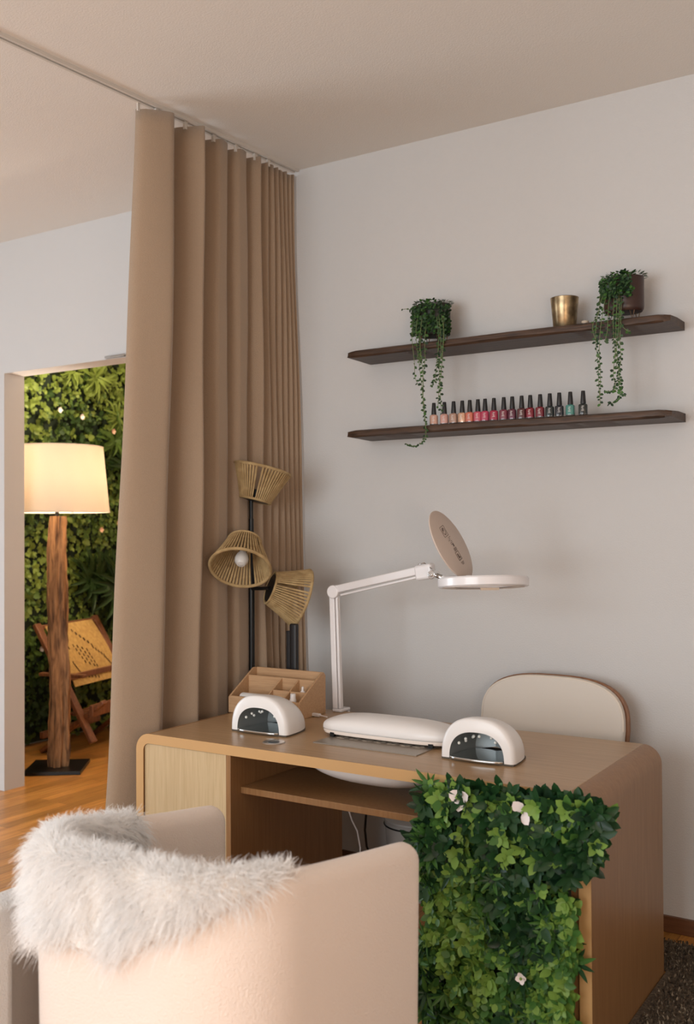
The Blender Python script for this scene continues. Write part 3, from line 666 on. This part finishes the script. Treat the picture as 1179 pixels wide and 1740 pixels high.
kd = np.where((z > .53) & (u > -.38), np.where(rng.random(n) < .72, 0, 1), np.where(reg > .9, 1, np.where(reg > -.4, 2, np.where(reg > -1.0, 3, 0))))
kd = np.where(rng.random(n) < .08, 1, kd)
dep = -.015 - rng.random(n) ** .8 * np.where(z > .50, .095, .075)
for i in range(n):
    a_, b_, L_, wr, cnt = kinds[kd[i]]; cnt += rng.integers(-1, 2); ax_ = np.array([rng.normal(0, .35) + (.5 if u[i] > -.04 else 0), -1, rng.normal(.15, .35)]); ax_ /= np.linalg.norm(ax_)
    e = np.cross(ax_, [0, 0, 1.]); e /= np.linalg.norm(e); g_ = np.cross(e, ax_)
    an = np.arange(cnt) * 2 * PI / cnt * 1.0 + rng.uniform(0, 6); op = rng.uniform(.35, 1.0, cnt)[:, None]
    rad = e[None] * np.cos(an)[:, None] + g_[None] * np.sin(an)[:, None]
    D_ = rad + ax_[None] * op; N_ = ax_[None] - rad * op
    P_ = np.repeat(np.array([[u[i], dep[i], z[i]]]), cnt, 0) + ax_[None] * rng.uniform(-.012, .006, cnt)[:, None]
    Ls = L_ * rng.uniform(.7, 1.15, cnt); V, Fc = leaf_mesh(P_, D_, N_, Ls, Ls * wr, .15, .3)
    mtk = np.where(rng.random(cnt) < (.72 if kd[i] != 0 else .86), mid[a_], mid[b_])
    V[:, 2] = np.maximum(V[:, 2], .004); V[:, 1] = np.minimum(V[:, 1], np.where(V[:, 0] > -.9, -.003, V[:, 1]))
    allV.append(V); allF.append(Fc + off); off += len(V); allM.append(np.repeat(mtk, 8))
tag(npobj('foliage', np.concatenate(allV), np.concatenate(allF), mts, gp, mi=np.concatenate(allM)), kind='stuff')
def petals(q, k, r, tilt, seed):
    rg = np.random.default_rng(seed); a = np.arange(k) * 2 * PI / k + tilt
    V, Fc = leaf_mesh(np.repeat(np.array([q]), k, 0), np.stack([np.cos(a), np.full(k, -.5), np.sin(a)], 1), np.stack([-np.cos(a) * .3, np.full(k, -1.), rg.uniform(-.3, .3, k)], 1), np.full(k, r), np.full(k, r * .95), .1)
    fl = npobj('flower', V, Fc, M['flower'], gp)
    obj('flower_centre', MB().sell((q[0], q[1] - .006, q[2]), .004, .004, .004, nu=10, nv=6), M['g3'], fl)
def gpix(px, py, y):      # panel local point seen at that photo point
    d = at(px, py, 1) - CAM; t = (y - CAM.y) / d.y; p_ = CAM + d * t; return DL(p_.x, p_.y, p_.z)
petals(gpix(782, 1357, -1.205), 3, .036, .5, 1); petals(gpix(888, 1380, -1.20), 2, .038, 2.2, 2); petals(gpix(886, 1662, -1.20), 4, .018, .3, 3)

# ------------------------------------------------------------------ things on the desk
ZD = .7505
def nail_lamp(label, x, y, rz):
    r = thing('nail_lamp', label, 'nail lamp', (x, y, ZD), rz, 'white curing lamps on the desk')
    Wd_, Hh, Dp = .123, .128, .215; na, nd = 30, 16
    def P2(e, wx, hz):      # arch in xz
        return [(math.copysign(abs(math.cos(a)) ** e, math.cos(a)) * wx, abs(math.sin(a)) ** e * hz) for a in [PI * k / na for k in range(na + 1)]]
    vs = []; rings = []
    secs = [(.0, .69, .705, .045), (.0, .74, .67, .0), (.0, .91, .935, -.002), (.004, .965, .985, 0), (.014, 1, 1, 0)]
    for yy, sw, sh_, _ in secs[1:]: rings.append([(a, yy, b) for a, b in P2(.80, Wd_ * sw, Hh * sh_)])
    for j in range(1, nd + 1):
        t = j / nd; sc = (1 - t ** 2.6) ** .5 if t < 1 else 0
        rings.append([(a, .014 + (Dp - .014) * t, b) for a, b in P2(.80 + .1 * t, Wd_ * max(sc, .02), Hh * max((1 - t ** 2.1) ** .62 if t < 1 else 0, .01))])
    m2 = na + 1; vs = [q for rg_ in rings for q in rg_]
    fs = [(j * m2 + k, j * m2 + k + 1, (j + 1) * m2 + k + 1, (j + 1) * m2 + k) for j in range(len(rings) - 1) for k in range(na)]
    obj('housing', MB().add([(a, b, c_ + .006) for a, b, c_ in vs], fs), M['white'], r, smooth=50)
    # cavity
    inn = []
    for yy, sw, sh_ in ((.0, .74, .67), (.06, .71, .65), (.15, .55, .55)): inn.append([(a, yy, b + .006) for a, b in P2(.72, Wd_ * sw, Hh * sh_)])
    inn.append([(0, .155, .02 + .03 * abs(math.sin(PI * k / na))) for k in range(na + 1)])
    vs = [q for rg_ in inn for q in rg_]; fs = [(j * m2 + k, j * m2 + k + 1, (j + 1) * m2 + k + 1, (j + 1) * m2 + k) for j in range(3) for k in range(na)]
    cv = obj('reflector', MB().add(vs, fs), M['cavity'], r)
    for k, (a, yy) in enumerate([(2.5, .02), (2.2, .03), (2.45, .06), (1.95, .05), (2.2, .08), (1.6, .03), (1.2, .05), (.9, .03)]):
        q = (math.cos(a) * Wd_ * .69 * (1 - yy), yy, math.sin(a) ** .8 * Hh * .60 * (1 - yy))
        obj('led', MB().sell(q, .005, .005, .005, nu=10, nv=6), M['led'], cv)
    half = [( math.cos(a) * Wd_ * .70, -.018 * math.sin(a) ** .8 if False else 0) for a in (0,)]
    tray = [(-Wd_ * .72, .0)] + [(math.cos(PI + PI * k / 12) * Wd_ * .72, .004 - .024 * math.sin(PI * k / 12) ** .7) for k in range(1, 12)] + [(Wd_ * .72, .0), (Wd_ * .6, .14), (-Wd_ * .6, .14)]
    obj('mirror_tray', MB().extrude(tray, .006, .013, lambda a, b, h: (a, b, h)), M['mirror'], r, bevel=.002)
    base = [(a * Wd_ * .97, b) for a, b in [(-1, .004), (1, .004), (1, .06), (.93, .13), (.7, .175), (.35, .2), (-.35, .2), (-.7, .175), (-.93, .13), (-1, .06)]]
    obj('base_plate', MB().extrude(base, .0, .006, lambda a, b, h: (a, b, h)), M['dark'], r)
    return r
nail_lamp('white domed nail curing lamp beside the wooden organizer', -2.192, -.918, .02)
l2 = nail_lamp('white domed nail curing lamp at the middle of the desk right of the arm rest', -1.352, -.908, .035)
# arm rest
ar = thing('arm_rest', 'long white padded arm rest standing over the grey vent plate', 'arm rest', (-1.748, -.752, ZD + .0036), .02)
obj('cushion', MB().sell((0, 0, .028), .252, .083, .047, .8, .5, 64, 18, zmin=-.10), M['white'], ar, smooth=0)
obj('base_board', MB().sell((0, 0, .016), .250, .082, .010, .3, .5, 64, 10), M['offwhite'], ar)
for sx_ in (-.19, .19):
    for sy_ in (-.070, .06): obj('foot', MB().box(sx_ - .008, sx_ + .008, sy_ - .006, sy_ + .006, -.0034 if sy_ > 0 else .0, .014), M['black'], ar)
o = thing('charging_cable', 'short white cable with plug lying between left nail lamp and arm rest', 'cable')
pts = [at(520, 1226, 3.88), at(530, 1227, 3.86), at(541, 1225, 3.84), at(556, 1222, 3.80)]
for q in pts: q.z = ZD + .008
obj('cord', MB().tube(pts, .0025, 8), M['lampwhite'], o); pts2 = [pts[1].copy(), pts[2].copy() + (pts[2] - pts[1]) * .25]
obj('plug', MB().beam(pts2[0], pts2[1], .016, .012), M['lampwhite'], o, bevel=.003)
# wooden organizer
OX0, OX1, OY0, OY1 = -2.553, -2.213, -.643, -.462
og = thing('desk_organizer', 'slanted beech wood desk organizer with compartments at the back left of the desk', 'organizer', (OX0, OY0, ZD), .0134)
W_, D_, hf, hb, tk = OX1 - OX0, OY1 - OY0, .066, .158, .008
def zt_(y): return hf + (hb - hf) * min(1, max(0, (y) / (D_ * .86)))
side = [(0, 0), (D_, 0), (D_, hb - .012), (D_ - .010, hb), (D_ * .86, hb), (.006, hf), (0, hf - .006)]
for xx in (0, W_ - tk): obj('side_board', MB().extrude(side, xx, xx + tk, lambda a, b, h: (h, a, b)), M['box'], og, bevel=.0012)
obj('front_board', MB().box(tk, W_ - tk, 0, tk, 0, hf), M['box'], og, bevel=.0012); obj('back_board', MB().box(tk, W_ - tk, D_ - tk, D_, 0, hb), M['box'], og, bevel=.0012)
obj('bottom_board', MB().box(tk, W_ - tk, tk, D_ - tk, 0, .008), M['box'], og)
y1 = D_ * .66; obj('divider', MB().box(tk, W_ - tk, y1, y1 + .006, .008, zt_(y1) - .004), M['box'], og)
def div(x0, x1, ya, yb):
    if x1 - x0 < .01: poly = [(ya, .008), (yb, .008), (yb, zt_(yb) - .006), (ya, zt_(ya) - .006)]; return obj('divider', MB().extrude(poly, x0, x1, lambda a, b, h: (h, a, b)), M['box'], og)
    return obj('divider', MB().box(x0, x1, ya, yb, .008, zt_(ya) - .006), M['box'], og)
div(W_ * .50, W_ * .50 + .006, tk, y1); div(W_ * .74, W_ * .74 + .006, tk, y1); div(W_ * .5 + .006, W_ - tk, y1 * .48, y1 * .48 + .006)
def dropper(x, y, z0, s, label):
    r = thing('dropper_bottle', label, 'bottle', (x, y, z0)); obj('bottle_body', MB().lathe([(0, 0), (.012 * s, 0), (.0125 * s, .002), (.0125 * s, .040 * s), (.009 * s, .046 * s), (0, .046 * s)], n=24), M['white'], r)
    obj('dropper_cap', MB().lathe([(0, .046 * s), (.0075 * s, .046 * s), (.0075 * s, .056 * s), (.004 * s, .060 * s), (.0032 * s, .070 * s), (0, .072 * s)], n=20), M['white'], r)
dropper(-2.258, -.552, ZD + .0085, 1.45, 'small white nozzle bottle standing in the right back cell of the organizer')
r = thing('polish_bottle', 'small white round bottle in the front right cell of the organizer', 'bottle', (-2.262, -.611, ZD + .0085))
obj('bottle_body', MB().lathe([(0, 0), (.0125, 0), (.013, .002), (.013, .060), (.011, .066), (0, .066)], n=24), M['white'], r); obj('cap', MB().lathe([(0, .066), (.011, .066), (.0105, .082), (.009, .084), (0, .084)], n=24), M['lampwhite'], r)
r = thing('black_jar', 'small black jar lying in the back middle cell of the organizer', 'jar', (-2.338, -.552, ZD + .0085))
obj('jar_body', MB().lathe([(0, 0), (.019, 0), (.019, .054), (0, .054)], n=24), M['black'], r); obj('jar_lid', MB().lathe([(0, .054), (.0195, .054), (.0195, .070), (0, .070)], n=24), M['black'], r)
r = thing('tissue_pack', 'white soft rolled item lying in the wide front cell of the organizer', 'tissue roll', (-2.46, -.605, ZD + .010))
obj('roll', MB().tube([(-.055, 0, .044), (.055, 0, .044)], .022, 20), M['white'], r, bevel=.004); obj('inner_pad', MB().box(-.05, .05, -.02, .02, .0, .023), M['white'], r)
# black uprights behind the organizer (on the desk's back edge)
r = thing('black_stand', 'tall slim black upright holder with rounded top behind the organizer', 'stand', (-2.405, -.405, ZD))
obj('main_post', MB().extrude([(math.copysign(abs(math.cos(a)) ** .6, math.cos(a)) * .018, math.copysign(abs(math.sin(a)) ** .6, math.sin(a)) * .012) for a in np.linspace(0, 2 * PI, 20, endpoint=False)], .006, .335, lambda a, b, h: (a, b, h)), M['cap'], r, bevel=.006)
obj('side_post', MB().box(-.036, -.019, -.006, .008, .006, .305), M['cap'], r, bevel=.002); obj('foot_plate', MB().box(-.045, .03, -.03, .025, 0, .006), M['cap'], r, bevel=.001)

# ------------------------------------------------------------------ magnifier lamp clamped to the back edge of the desk
ml = thing('magnifier_lamp', 'white articulated magnifier lamp clamped to the back of the desk', 'magnifying lamp', (-2.186, -.41, 0))
o3 = Vector((-2.186, -.41, 0)); el = Vector((-2.200, -.41, 1.222)); en = Vector((-1.722, -.507, 1.319))
def lc_(v): return Vector(v) - o3
obj('clamp', MB().box(-.022, .022, -.015, .052, ZD, ZD + .012).box(-.020, .020, .036, .052, ZD - .07, ZD).box(-.02, .02, -.0, .052, ZD - .078, ZD - .07), M['lampwhite'], ml, bevel=.004)
pb = Vector((0, .0, ZD + .012))
for dx in (-.011, .011): obj('lower_arm', MB().beam(pb + Vector((dx, 0, 0)), lc_(el) + Vector((dx, 0, -.01)), .024 if dx < 0 else .011, .020, side=(0, 1, 0)), M['lampwhite'], ml, bevel=.003)
obj('elbow_joint', MB().tube([lc_(el) + Vector((0, -.022, 0)), lc_(el) + Vector((0, .022, 0))], .026, 28), M['lampwhite'], ml, bevel=.004)
dv = (en - el).normalized(); upv = Vector((-dv.z, 0, dv.x)).normalized()
obj('upper_arm', MB().beam(lc_(el) + dv * .01 + upv * .008, lc_(en) - dv * .04 + upv * .008, .026, .030, side=upv), M['lampwhite'], ml, bevel=.004)
obj('upper_rod', MB().beam(lc_(el) + dv * .03 - upv * .018, lc_(en) - dv * .03 - upv * .014, .012, .008, side=upv), M['lampwhite'], ml, bevel=.002)
obj('arm_head', MB().beam(lc_(en) - dv * .065, lc_(en) + dv * .015 - upv * .004, .034, .056, side=upv), M['lampwhite'], ml, bevel=.010)
kn = lc_(en) + dv * .030 - Vector((0, .018, .020))
obj('tilt_knob', MB().tube([kn + Vector((0, -.024, 0)), kn + Vector((0, .02, 0))], .015, 24).tube([kn + Vector((0, -.03, 0)), kn + Vector((0, -.02, 0))], .007, 16), M['chrome'], ml, bevel=.002)
obj('tilt_bracket', MB().tube([lc_(en) + Vector((0, -.005, -.006)), kn, kn + Vector((.040, -.01, -.010))], .009, 12), M['chrome'], ml)
obj('spring', MB().tube([lc_(en) + dv * (-.05) + upv * .03, lc_(en) + dv * (-.02) + upv * .030, kn + Vector((-.01, 0, .02))], .002, 6).tube([lc_(el) + Vector((.022, -.01, -.025)), lc_(el) + Vector((.024, -.01, -.07))], .0018, 6), M['chrome'], ml)
dcn = at(821, 990, 3.42); ta = math.radians(6.0)
nrm = (ZZ * math.cos(ta) + fh * math.sin(ta) - RT * .01).normalized(); RD = 77 * 3.42 / FP
hd = obj('ring_light', MB().lathe([(RD * .62, -.014), (RD * .97, -.016), (RD, -.012), (RD, .012), (RD * .97, .017), (RD * .62, .017), (RD * .60, .012), (RD * .60, -.010), (RD * .62, -.014)], lc_(dcn), 72, nrm), M['lampwhite'], ml, smooth=40)
obj('diffuser', MB().lathe([(RD * .64, -.0155), (RD * .90, -.0175), (RD * .90, -.0160), (RD * .64, -.0150)], lc_(dcn), 64, nrm), M['offwhite'], hd)
obj('lens', MB().lathe([(0, -.008), (RD * .35, -.0065), (RD * .60, -.002), (RD * .60, .002), (RD * .35, .0065), (0, .008)], lc_(dcn), 56, nrm), M['glass'], hd)
obj('switch', MB().box(-.03, .03, -.004, .004, -.004, .004), M['grey'], hd, loc=lc_(dcn) - Vector((fh.x, fh.y, 0)) * (RD - .001) + RT * .0 + Vector((0, 0, -.012)), rz=YAW)
# open lens cover
cn_ = (RT * .87 + UP * .5) * math.sin(math.radians(65)) - FW * math.cos(math.radians(65)); cc = at(766, 926, 3.46); CR = .131
lid = obj('lens_cover', MB().lathe([(0, -.004), (CR * .97, -.004), (CR, -.001), (CR, .002), (CR * .97, .004), (0, .004)], lc_(cc), 64, cn_), mat('matte_cream_plastic', (.60, .49, .42), .55), ml, smooth=40)
obj('cover_hinge', MB().tube([at(752, 981, 3.40) - o3, at(800, 980, 3.44) - o3], .006, 10), M['lampwhite'], ml)
q_ = cn_.to_track_quat('Z', 'Y'); majd = (UP * .87 - RT * .5); majd = (majd - cn_ * majd.dot(cn_)).normalized(); mind = cn_.cross(majd).normalized()
if mind.dot(RT) < 0: mind = -mind
mb = MB()
def lm(a, b, la, lb):    # mark on the cover: a along the long axis, b across
    c0 = lc_(cc) + cn_ * .0046 + majd * a + mind * b; vs = [c0 + majd * i * la / 2 + mind * j * lb / 2 for i, j in ((-1, -1), (1, -1), (1, 1), (-1, 1))]
    mb.add(vs + [v + cn_ * .0004 for v in vs], [(0, 1, 2, 3), (7, 6, 5, 4), (0, 4, 5, 1), (1, 5, 6, 2), (2, 6, 7, 3), (3, 7, 4, 0)])
for s_ in (.072, .034): lm(s_, -.005, .0015, .042)
for s_ in (-.026, .016): lm(.053, s_, .038, .0015)
for k in range(14):
    a = 2 * PI * k / 14; lm(.053 + .012 * math.sin(a), -.005 + .012 * math.cos(a), .0035, .0035)
lm(.058, -.008, .008, .007)
for k in range(6): lm(.026 - k * .005, .012 - (k % 3) * .007, .0014, .022 - (k % 2) * .008)
lm(-.004, .010, .012, .010)
for k in range(4): lm(-.016 - k * .003, .006, .0012, .03)
for s_ in (-.030, -.060): lm(s_, .002, .0020, .034)
for s_ in (-.014, .018): lm(-.045, s_, .030, .0020)
lm(-.043, 0, .012, .009); lm(-.052, .004, .006, .016)
for k in range(3): lm(-.070 - k * .004, .004, .0014, .03 - k * .006)
obj('printed_icons', mb, M['ink'], lid)

# ------------------------------------------------------------------ ivory chair behind the desk
bc = thing('shell_chair', 'ivory padded chair with walnut shell and rounded back between desk and wall', 'chair', (-1.405, -.20, 0), -.0)
def backpoly(w_, h0, h1, e=.62, n_=28):
    top = [(math.copysign(abs(math.cos(a)) ** e, math.cos(a)) * w_, h0 + (h1 - h0) * abs(math.sin(a)) ** e) for a in [PI * k / n_ for k in range(n_ + 1)]]
    return top + [(-w_ * .93, h0 - .24), (-w_ * .6, h0 - .30), (w_ * .6, h0 - .30), (w_ * .93, h0 - .24)]
def curved(w_): return lambda a, b, h: (a, h + .045 - .25 * a * a * 1.0 * 0 + .12 * max(0, b - .5) ** 1 * .6 - .35 * a * a * .5, b)
mb = MB(); pw = backpoly(.290, .74, .917, .68)
obj('wooden_shell', MB().extrude(pw, .012, .030, curved(1)), M['seatw'], bc, bevel=.004)
pw = backpoly(.279, .74, .915, .68); obj('back_cushion', MB().extrude(pw, -.024, .012, curved(1)), M['seatc'], bc, bevel=.010)
mb = MB(); mb.tube([curved(1)(a, b, -.019) for a, b in backpoly(.276, .74, .911, .68)[:29]], .0035, 8); obj('piping', mb, M['piping'], bc)
obj('seat', MB().sell((0, -.165, .45), .255, .205, .04, .45, .5, 48, 12), M['seatc'], bc); obj('seat_shell', MB().sell((0, -.16, .425), .25, .20, .022, .4, .5, 48, 8), M['seatw'], bc)
for sx_ in (-.2, .2):
    for sy_ in (-.31, .0): obj('leg', MB().tube([(sx_ * .8, sy_ * .8 - .03, .42), (sx_, sy_, .0)], [.016, .010], 12), M['seatw'], bc)

# bin and cables seen through the kneehole
r = thing('waste_bin', 'pale round waste bin with a black bag ring behind the kneehole', 'bin', (-1.975, -.165, 0))
obj('bin_body', MB().lathe([(0, .001), (.105, .001), (.13, .30), (.126, .30), (.102, .008), (0, .007)], n=48), M['bin'], r); obj('bag_ring', MB().tube([(.131 * math.cos(a), .131 * math.sin(a), .285) for a in np.linspace(0, 2 * PI, 49)], .003, 6, False), M['black'], r)
obj('bin_lid', MB().lathe([(.13, .301), (.128, .308), (.06, .318), (0, .32)], n=48), M['bin'], r)
o = obj('power_cable', MB().tube([at(592, 1376, 3.72), at(598, 1394, 3.75), at(607, 1412, 3.8), at(612, 1440, 3.82), at(610, 1500, 3.84)], .003, 6), M['lampwhite']); tag(o, 'thin white cable hanging in the dark kneehole of the desk', 'cable')
o = obj('power_cable', MB().tube([at(622, 1385, 3.8), at(620, 1410, 3.84), at(623, 1438, 3.88), at(632, 1460, 3.92), at(634, 1500, 3.94)], .0045, 6), M['black']); tag(o, 'thicker black cable hanging beside the white one in the kneehole', 'cable')

# ------------------------------------------------------------------ boucle tub chair with sheepskin in the foreground
CH_O = Vector((-1.49, -1.93, 0)); HW = .33; YF = .33; YB = -.375; RC = .20; TK = .065
def chair_path():
    """centre line from right arm end round the back to left arm end: (x,y,nx,ny,s)"""
    h = TK / 2; pts = []
    x = HW - h
    for k in range(14): pts.append((x, YF - (YF - (YB + RC)) * k / 14, 1, 0))
    for k in range(12):
        a = -(PI / 2) * k / 12; r = RC - h; pts.append((HW - RC + r * math.cos(a), YB + RC + r * math.sin(a), math.cos(a), math.sin(a)))
    for k in range(11): pts.append((HW - RC - (2 * (HW - RC)) * k / 10, YB + h, 0, -1))
    pts2 = [(-x_, y_, -nx, ny) for x_, y_, nx, ny in pts[:26]][::-1]
    return pts + pts2
CP = chair_path()
acc = [0]
for i in range(1, len(CP)): acc.append(acc[-1] + math.hypot(CP[i][0] - CP[i - 1][0], CP[i][1] - CP[i - 1][1]))
TOT = acc[-1]
def rim(s):       # height of the rim along the path
    e = min(s, TOT - s); return .725 + .085 * min(1, max(0, e) / .62) ** 1.1
def tub_chair(label):
    r = thing('tub_chair', label, 'armchair', CH_O); vs = []; n_ = 0
    ins = 12; stat = []
    for i, (x, y, nx, ny) in enumerate(CP):
        s = acc[i]; e = min(s, TOT - s); stat.append((x, y, nx, ny, s, e))
    # extra stations for rounded arm ends
    def sta(x, y, nx, ny, s, e):
        rc = .05; tz = rim(s) - (rc - math.sqrt(max(0, rc * rc - (rc - min(e, rc)) ** 2))) * 1.0
        tw = TK / 2 * (1 if e > .03 else math.sqrt(max(.05, 1 - (1 - e / .03) ** 2))); fl = .018
        sec = []
        z0 = .09
        for t_ in (0, .25, .5, .75): sec.append((tw + fl * 0 - .010 * (1 - t_), z0 + (tz - .045 - z0) * t_))
        for k in range(9): a = PI * k / 8; sec.append((tw * math.cos(a), tz - tw * 1.05 + tw * 1.05 * math.sin(a)))
        for t_ in (.75, .5, .25, 0): sec.append((-tw, z0 + (tz - .045 - z0) * t_))
        return [(x + nx * d_, y + ny * d_, z_) for d_, z_ in sec]
    full = []
    for e in (0, .004, .010, .018, .028, .040): full.append((CP[0][0], YF - e, 1, 0, e, e))
    full += [q for q in stat if .045 < q[4] < TOT - .045]
    for e in (.040, .028, .018, .010, .004, 0): full.append((CP[-1][0], YF - e, -1, 0, TOT - e, e))
    secs = [sta(*q) for q in full]; m2 = len(secs[0])
    vs = [p_ for s_ in secs for p_ in s_]
    fs = [(i * m2 + k, i * m2 + (k + 1) % m2, (i + 1) * m2 + (k + 1) % m2, (i + 1) * m2 + k) for i in range(len(secs) - 1) for k in range(m2)] + [tuple(range(m2)), tuple((len(secs) - 1) * m2 + k for k in range(m2))]
    obj('shell', MB().add(vs, fs), M['boucle'], r, smooth=60)
    obj('seat_cushion', MB().sell((0, .0, .39), HW - TK - .002, .31, .075, .4, .35, 56, 12), M['boucle'], r)
    obj('seat_base', MB().box(-HW + TK + .01, HW - TK - .01, -.29, .30, .07, .32), M['boucle'], r, bevel=.02)
    for sx_ in (-.24, .24):
        for sy_ in (-.24, .26): obj('foot', MB().tube([(sx_, sy_, .0), (sx_, sy_, .09)], [.014, .02], 12), M['seatw'], r)
    return r
tc0 = tub_chair('cream boucle tub chair draped with a white sheepskin in the foreground')
lc2 = thing('padded_bench', 'low white upholstered bench with a loop shaped arm at the lower left corner', 'bench', (-2.30, -2.12, 0))
def rrect(y0, y1, z0, z1, r, n_=7):
    out = []
    for cy_, cz_, a0 in ((y1 - r, z1 - r, 0), (y0 + r, z1 - r, PI / 2), (y0 + r, z0 + r, PI), (y1 - r, z0 + r, 1.5 * PI)):
        out += [(cy_ + r * math.cos(a0 + PI / 2 * k / n_), cz_ + r * math.sin(a0 + PI / 2 * k / n_)) for k in range(n_ + 1)]
    return out
for sx_ in (-1, 1):
    po, pi_ = rrect(-.21, .20, .0, .607, .075), rrect(-.03, .13, .05, .487, .035); nn_ = len(po); mb = MB(); vs = []
    for xx in (.27 * sx_, .35 * sx_): vs += [(xx, a_, b_) for a_, b_ in po] + [(xx, a_, b_) for a_, b_ in pi_]
    fs = []
    for k in range(nn_):
        k1 = (k + 1) % nn_; m2 = 2 * nn_
        fs += [(k, k1, nn_ + k1, nn_ + k), (m2 + k, m2 + nn_ + k, m2 + nn_ + k1, m2 + k1), (k, m2 + k, m2 + k1, k1), (nn_ + k, nn_ + k1, m2 + nn_ + k1, m2 + nn_ + k)]
    ob_ = obj('arm', mb.add(vs, fs), M['boucle2'], lc2, bevel=.022)
    obj('side_panel', MB().box(sx_ * .285 - .012, sx_ * .285 + .012, -.05, .15, .04, .50), M['panel2'], lc2)
obj('seat_cushion', MB().sell((0, 0, .36), .262, .19, .075, .4, .3, 48, 12), M['boucle2'], lc2); obj('seat_frame', MB().box(-.265, .265, -.18, .18, .08, .28), M['boucle2'], lc2, bevel=.01)
# sheepskin over the back and left corner
sk = thing('sheepskin_throw', 'fluffy white sheepskin draped over the back of the foreground tub chair', 'sheepskin', CH_O)
def path_at(s):
    s = min(max(s, 0), TOT - 1e-4); i = max(k for k in range(len(acc)) if acc[k] <= s); i = min(i, len(CP) - 2); t = (s - acc[i]) / (acc[i + 1] - acc[i])
    a, b = CP[i], CP[i + 1]; nx = a[2] + (b[2] - a[2]) * t; ny = a[3] + (b[3] - a[3]) * t; l_ = math.hypot(nx, ny)
    return a[0] + (b[0] - a[0]) * t, a[1] + (b[1] - a[1]) * t, nx / l_, ny / l_
S0, S1_ = .50, 1.46
def drop_out(s):      # how far it hangs on the outside
    t = (s - S0) / (S1_ - S0)
    return .02 + .185 * min(1, max(0, (t - .05) / .33)) ** 1.0 * (1 - .25 * max(0, t - .8) / .2)
def skin_pt(s, v, off=.006):     # v<0 outside (metres down), v>0 inside
    x, y, nx, ny = path_at(s); h = TK / 2 + off; zt2 = rim(s); hw = PI * h / 2
    if abs(v) < hw: a = -v / h; d_, z_ = h * math.sin(a), zt2 - TK / 2 + h * math.cos(a); on, oz = math.sin(a), math.cos(a)
    elif v < 0: d_, z_ = h + .0, zt2 - TK / 2 - (-v - hw); on, oz = 1, .0
    else: d_, z_ = -h, zt2 - TK / 2 - (v - hw); on, oz = -1, .0
    return (x + nx * d_, y + ny * d_, z_), (nx * on, ny * on, oz)
ni, nj = 50, 16; vs = []
for i in range(ni + 1):
    s = S0 + (S1_ - S0) * i / ni
    for j in range(nj + 1):
        v = -(drop_out(s)) + (drop_out(s) + .26) * j / nj; vs.append(skin_pt(s, v)[0])
fs = [(i * (nj + 1) + j, i * (nj + 1) + j + 1, (i + 1) * (nj + 1) + j + 1, (i + 1) * (nj + 1) + j) for i in range(ni) for j in range(nj)]
hd_ = obj('hide', MB().add(vs, fs), M['hide'], sk, smooth=0)
ng = 480; strandsP = []; strandsN = []; clump = []
cents = []
for g_i in range(ng):
    s = random.uniform(S0, S1_); v = random.uniform(-drop_out(s), .22); cents.append((s, v, random.uniform(-1, 1), random.uniform(-1, 1)))
for g_i, (s, v, ja, jb) in enumerate(cents):
    for k in range(96):
        s2 = min(S1_, max(S0, s + random.gauss(0, .022))); v2 = v + random.gauss(0, .020)
        if v2 < -drop_out(s2) - .01: continue
        p_, n_ = skin_pt(s2, v2, .004); strandsP.append(p_); strandsN.append(n_); clump.append(g_i)
P_ = np.array(strandsP); N_ = np.array(strandsN); cl = np.array(clump); ns_ = len(P_)
cdir = rng.normal(0, 1, (ng, 3)); cdir -= 0; wav = rng.uniform(0, 6, ng)
tang = np.cross(N_, np.array([0, 0, 1.0])); tang = unit(tang)
Lh = rng.uniform(.028, .050, ns_) * (1 + .25 * np.sin(wav[cl]))
K = 5; up_ = np.clip(N_[:, 2], 0, 1)[:, None]
pts_ = []
base_dir = unit(N_ * .9 + cdir[cl] * .42 + rng.normal(0, .22, (ns_, 3)))
g_dir = np.array([0, 0, -1.0])
for k in range(K):
    t = k / (K - 1); dd = base_dir * t + g_dir * (.55 * t * t) * (1 - .35 * up_) + tang * (.10 * np.sin(wav[cl] + 5 * t))[:, None] * t
    pts_.append(P_ + dd * Lh[:, None])
wdir = unit(np.cross(base_dir, rng.normal(size=(ns_, 3))))
VV = []
for k in range(K):
    wd_ = .0010 * (1 - .8 * (k / (K - 1)))
    VV += [pts_[k] - wdir * wd_, pts_[k] + wdir * wd_]
V = np.stack(VV, 1).reshape(-1, 3)
Q = np.array([(2 * k, 2 * k + 1, 2 * k + 3, 2 * k + 2) for k in range(K - 1)])
Fc = (Q[None] + (np.arange(ns_) * 2 * K)[:, None, None]).reshape(-1, 4)
tag(npobj('wool_pile', V, Fc, M['fur'], sk), kind='stuff')
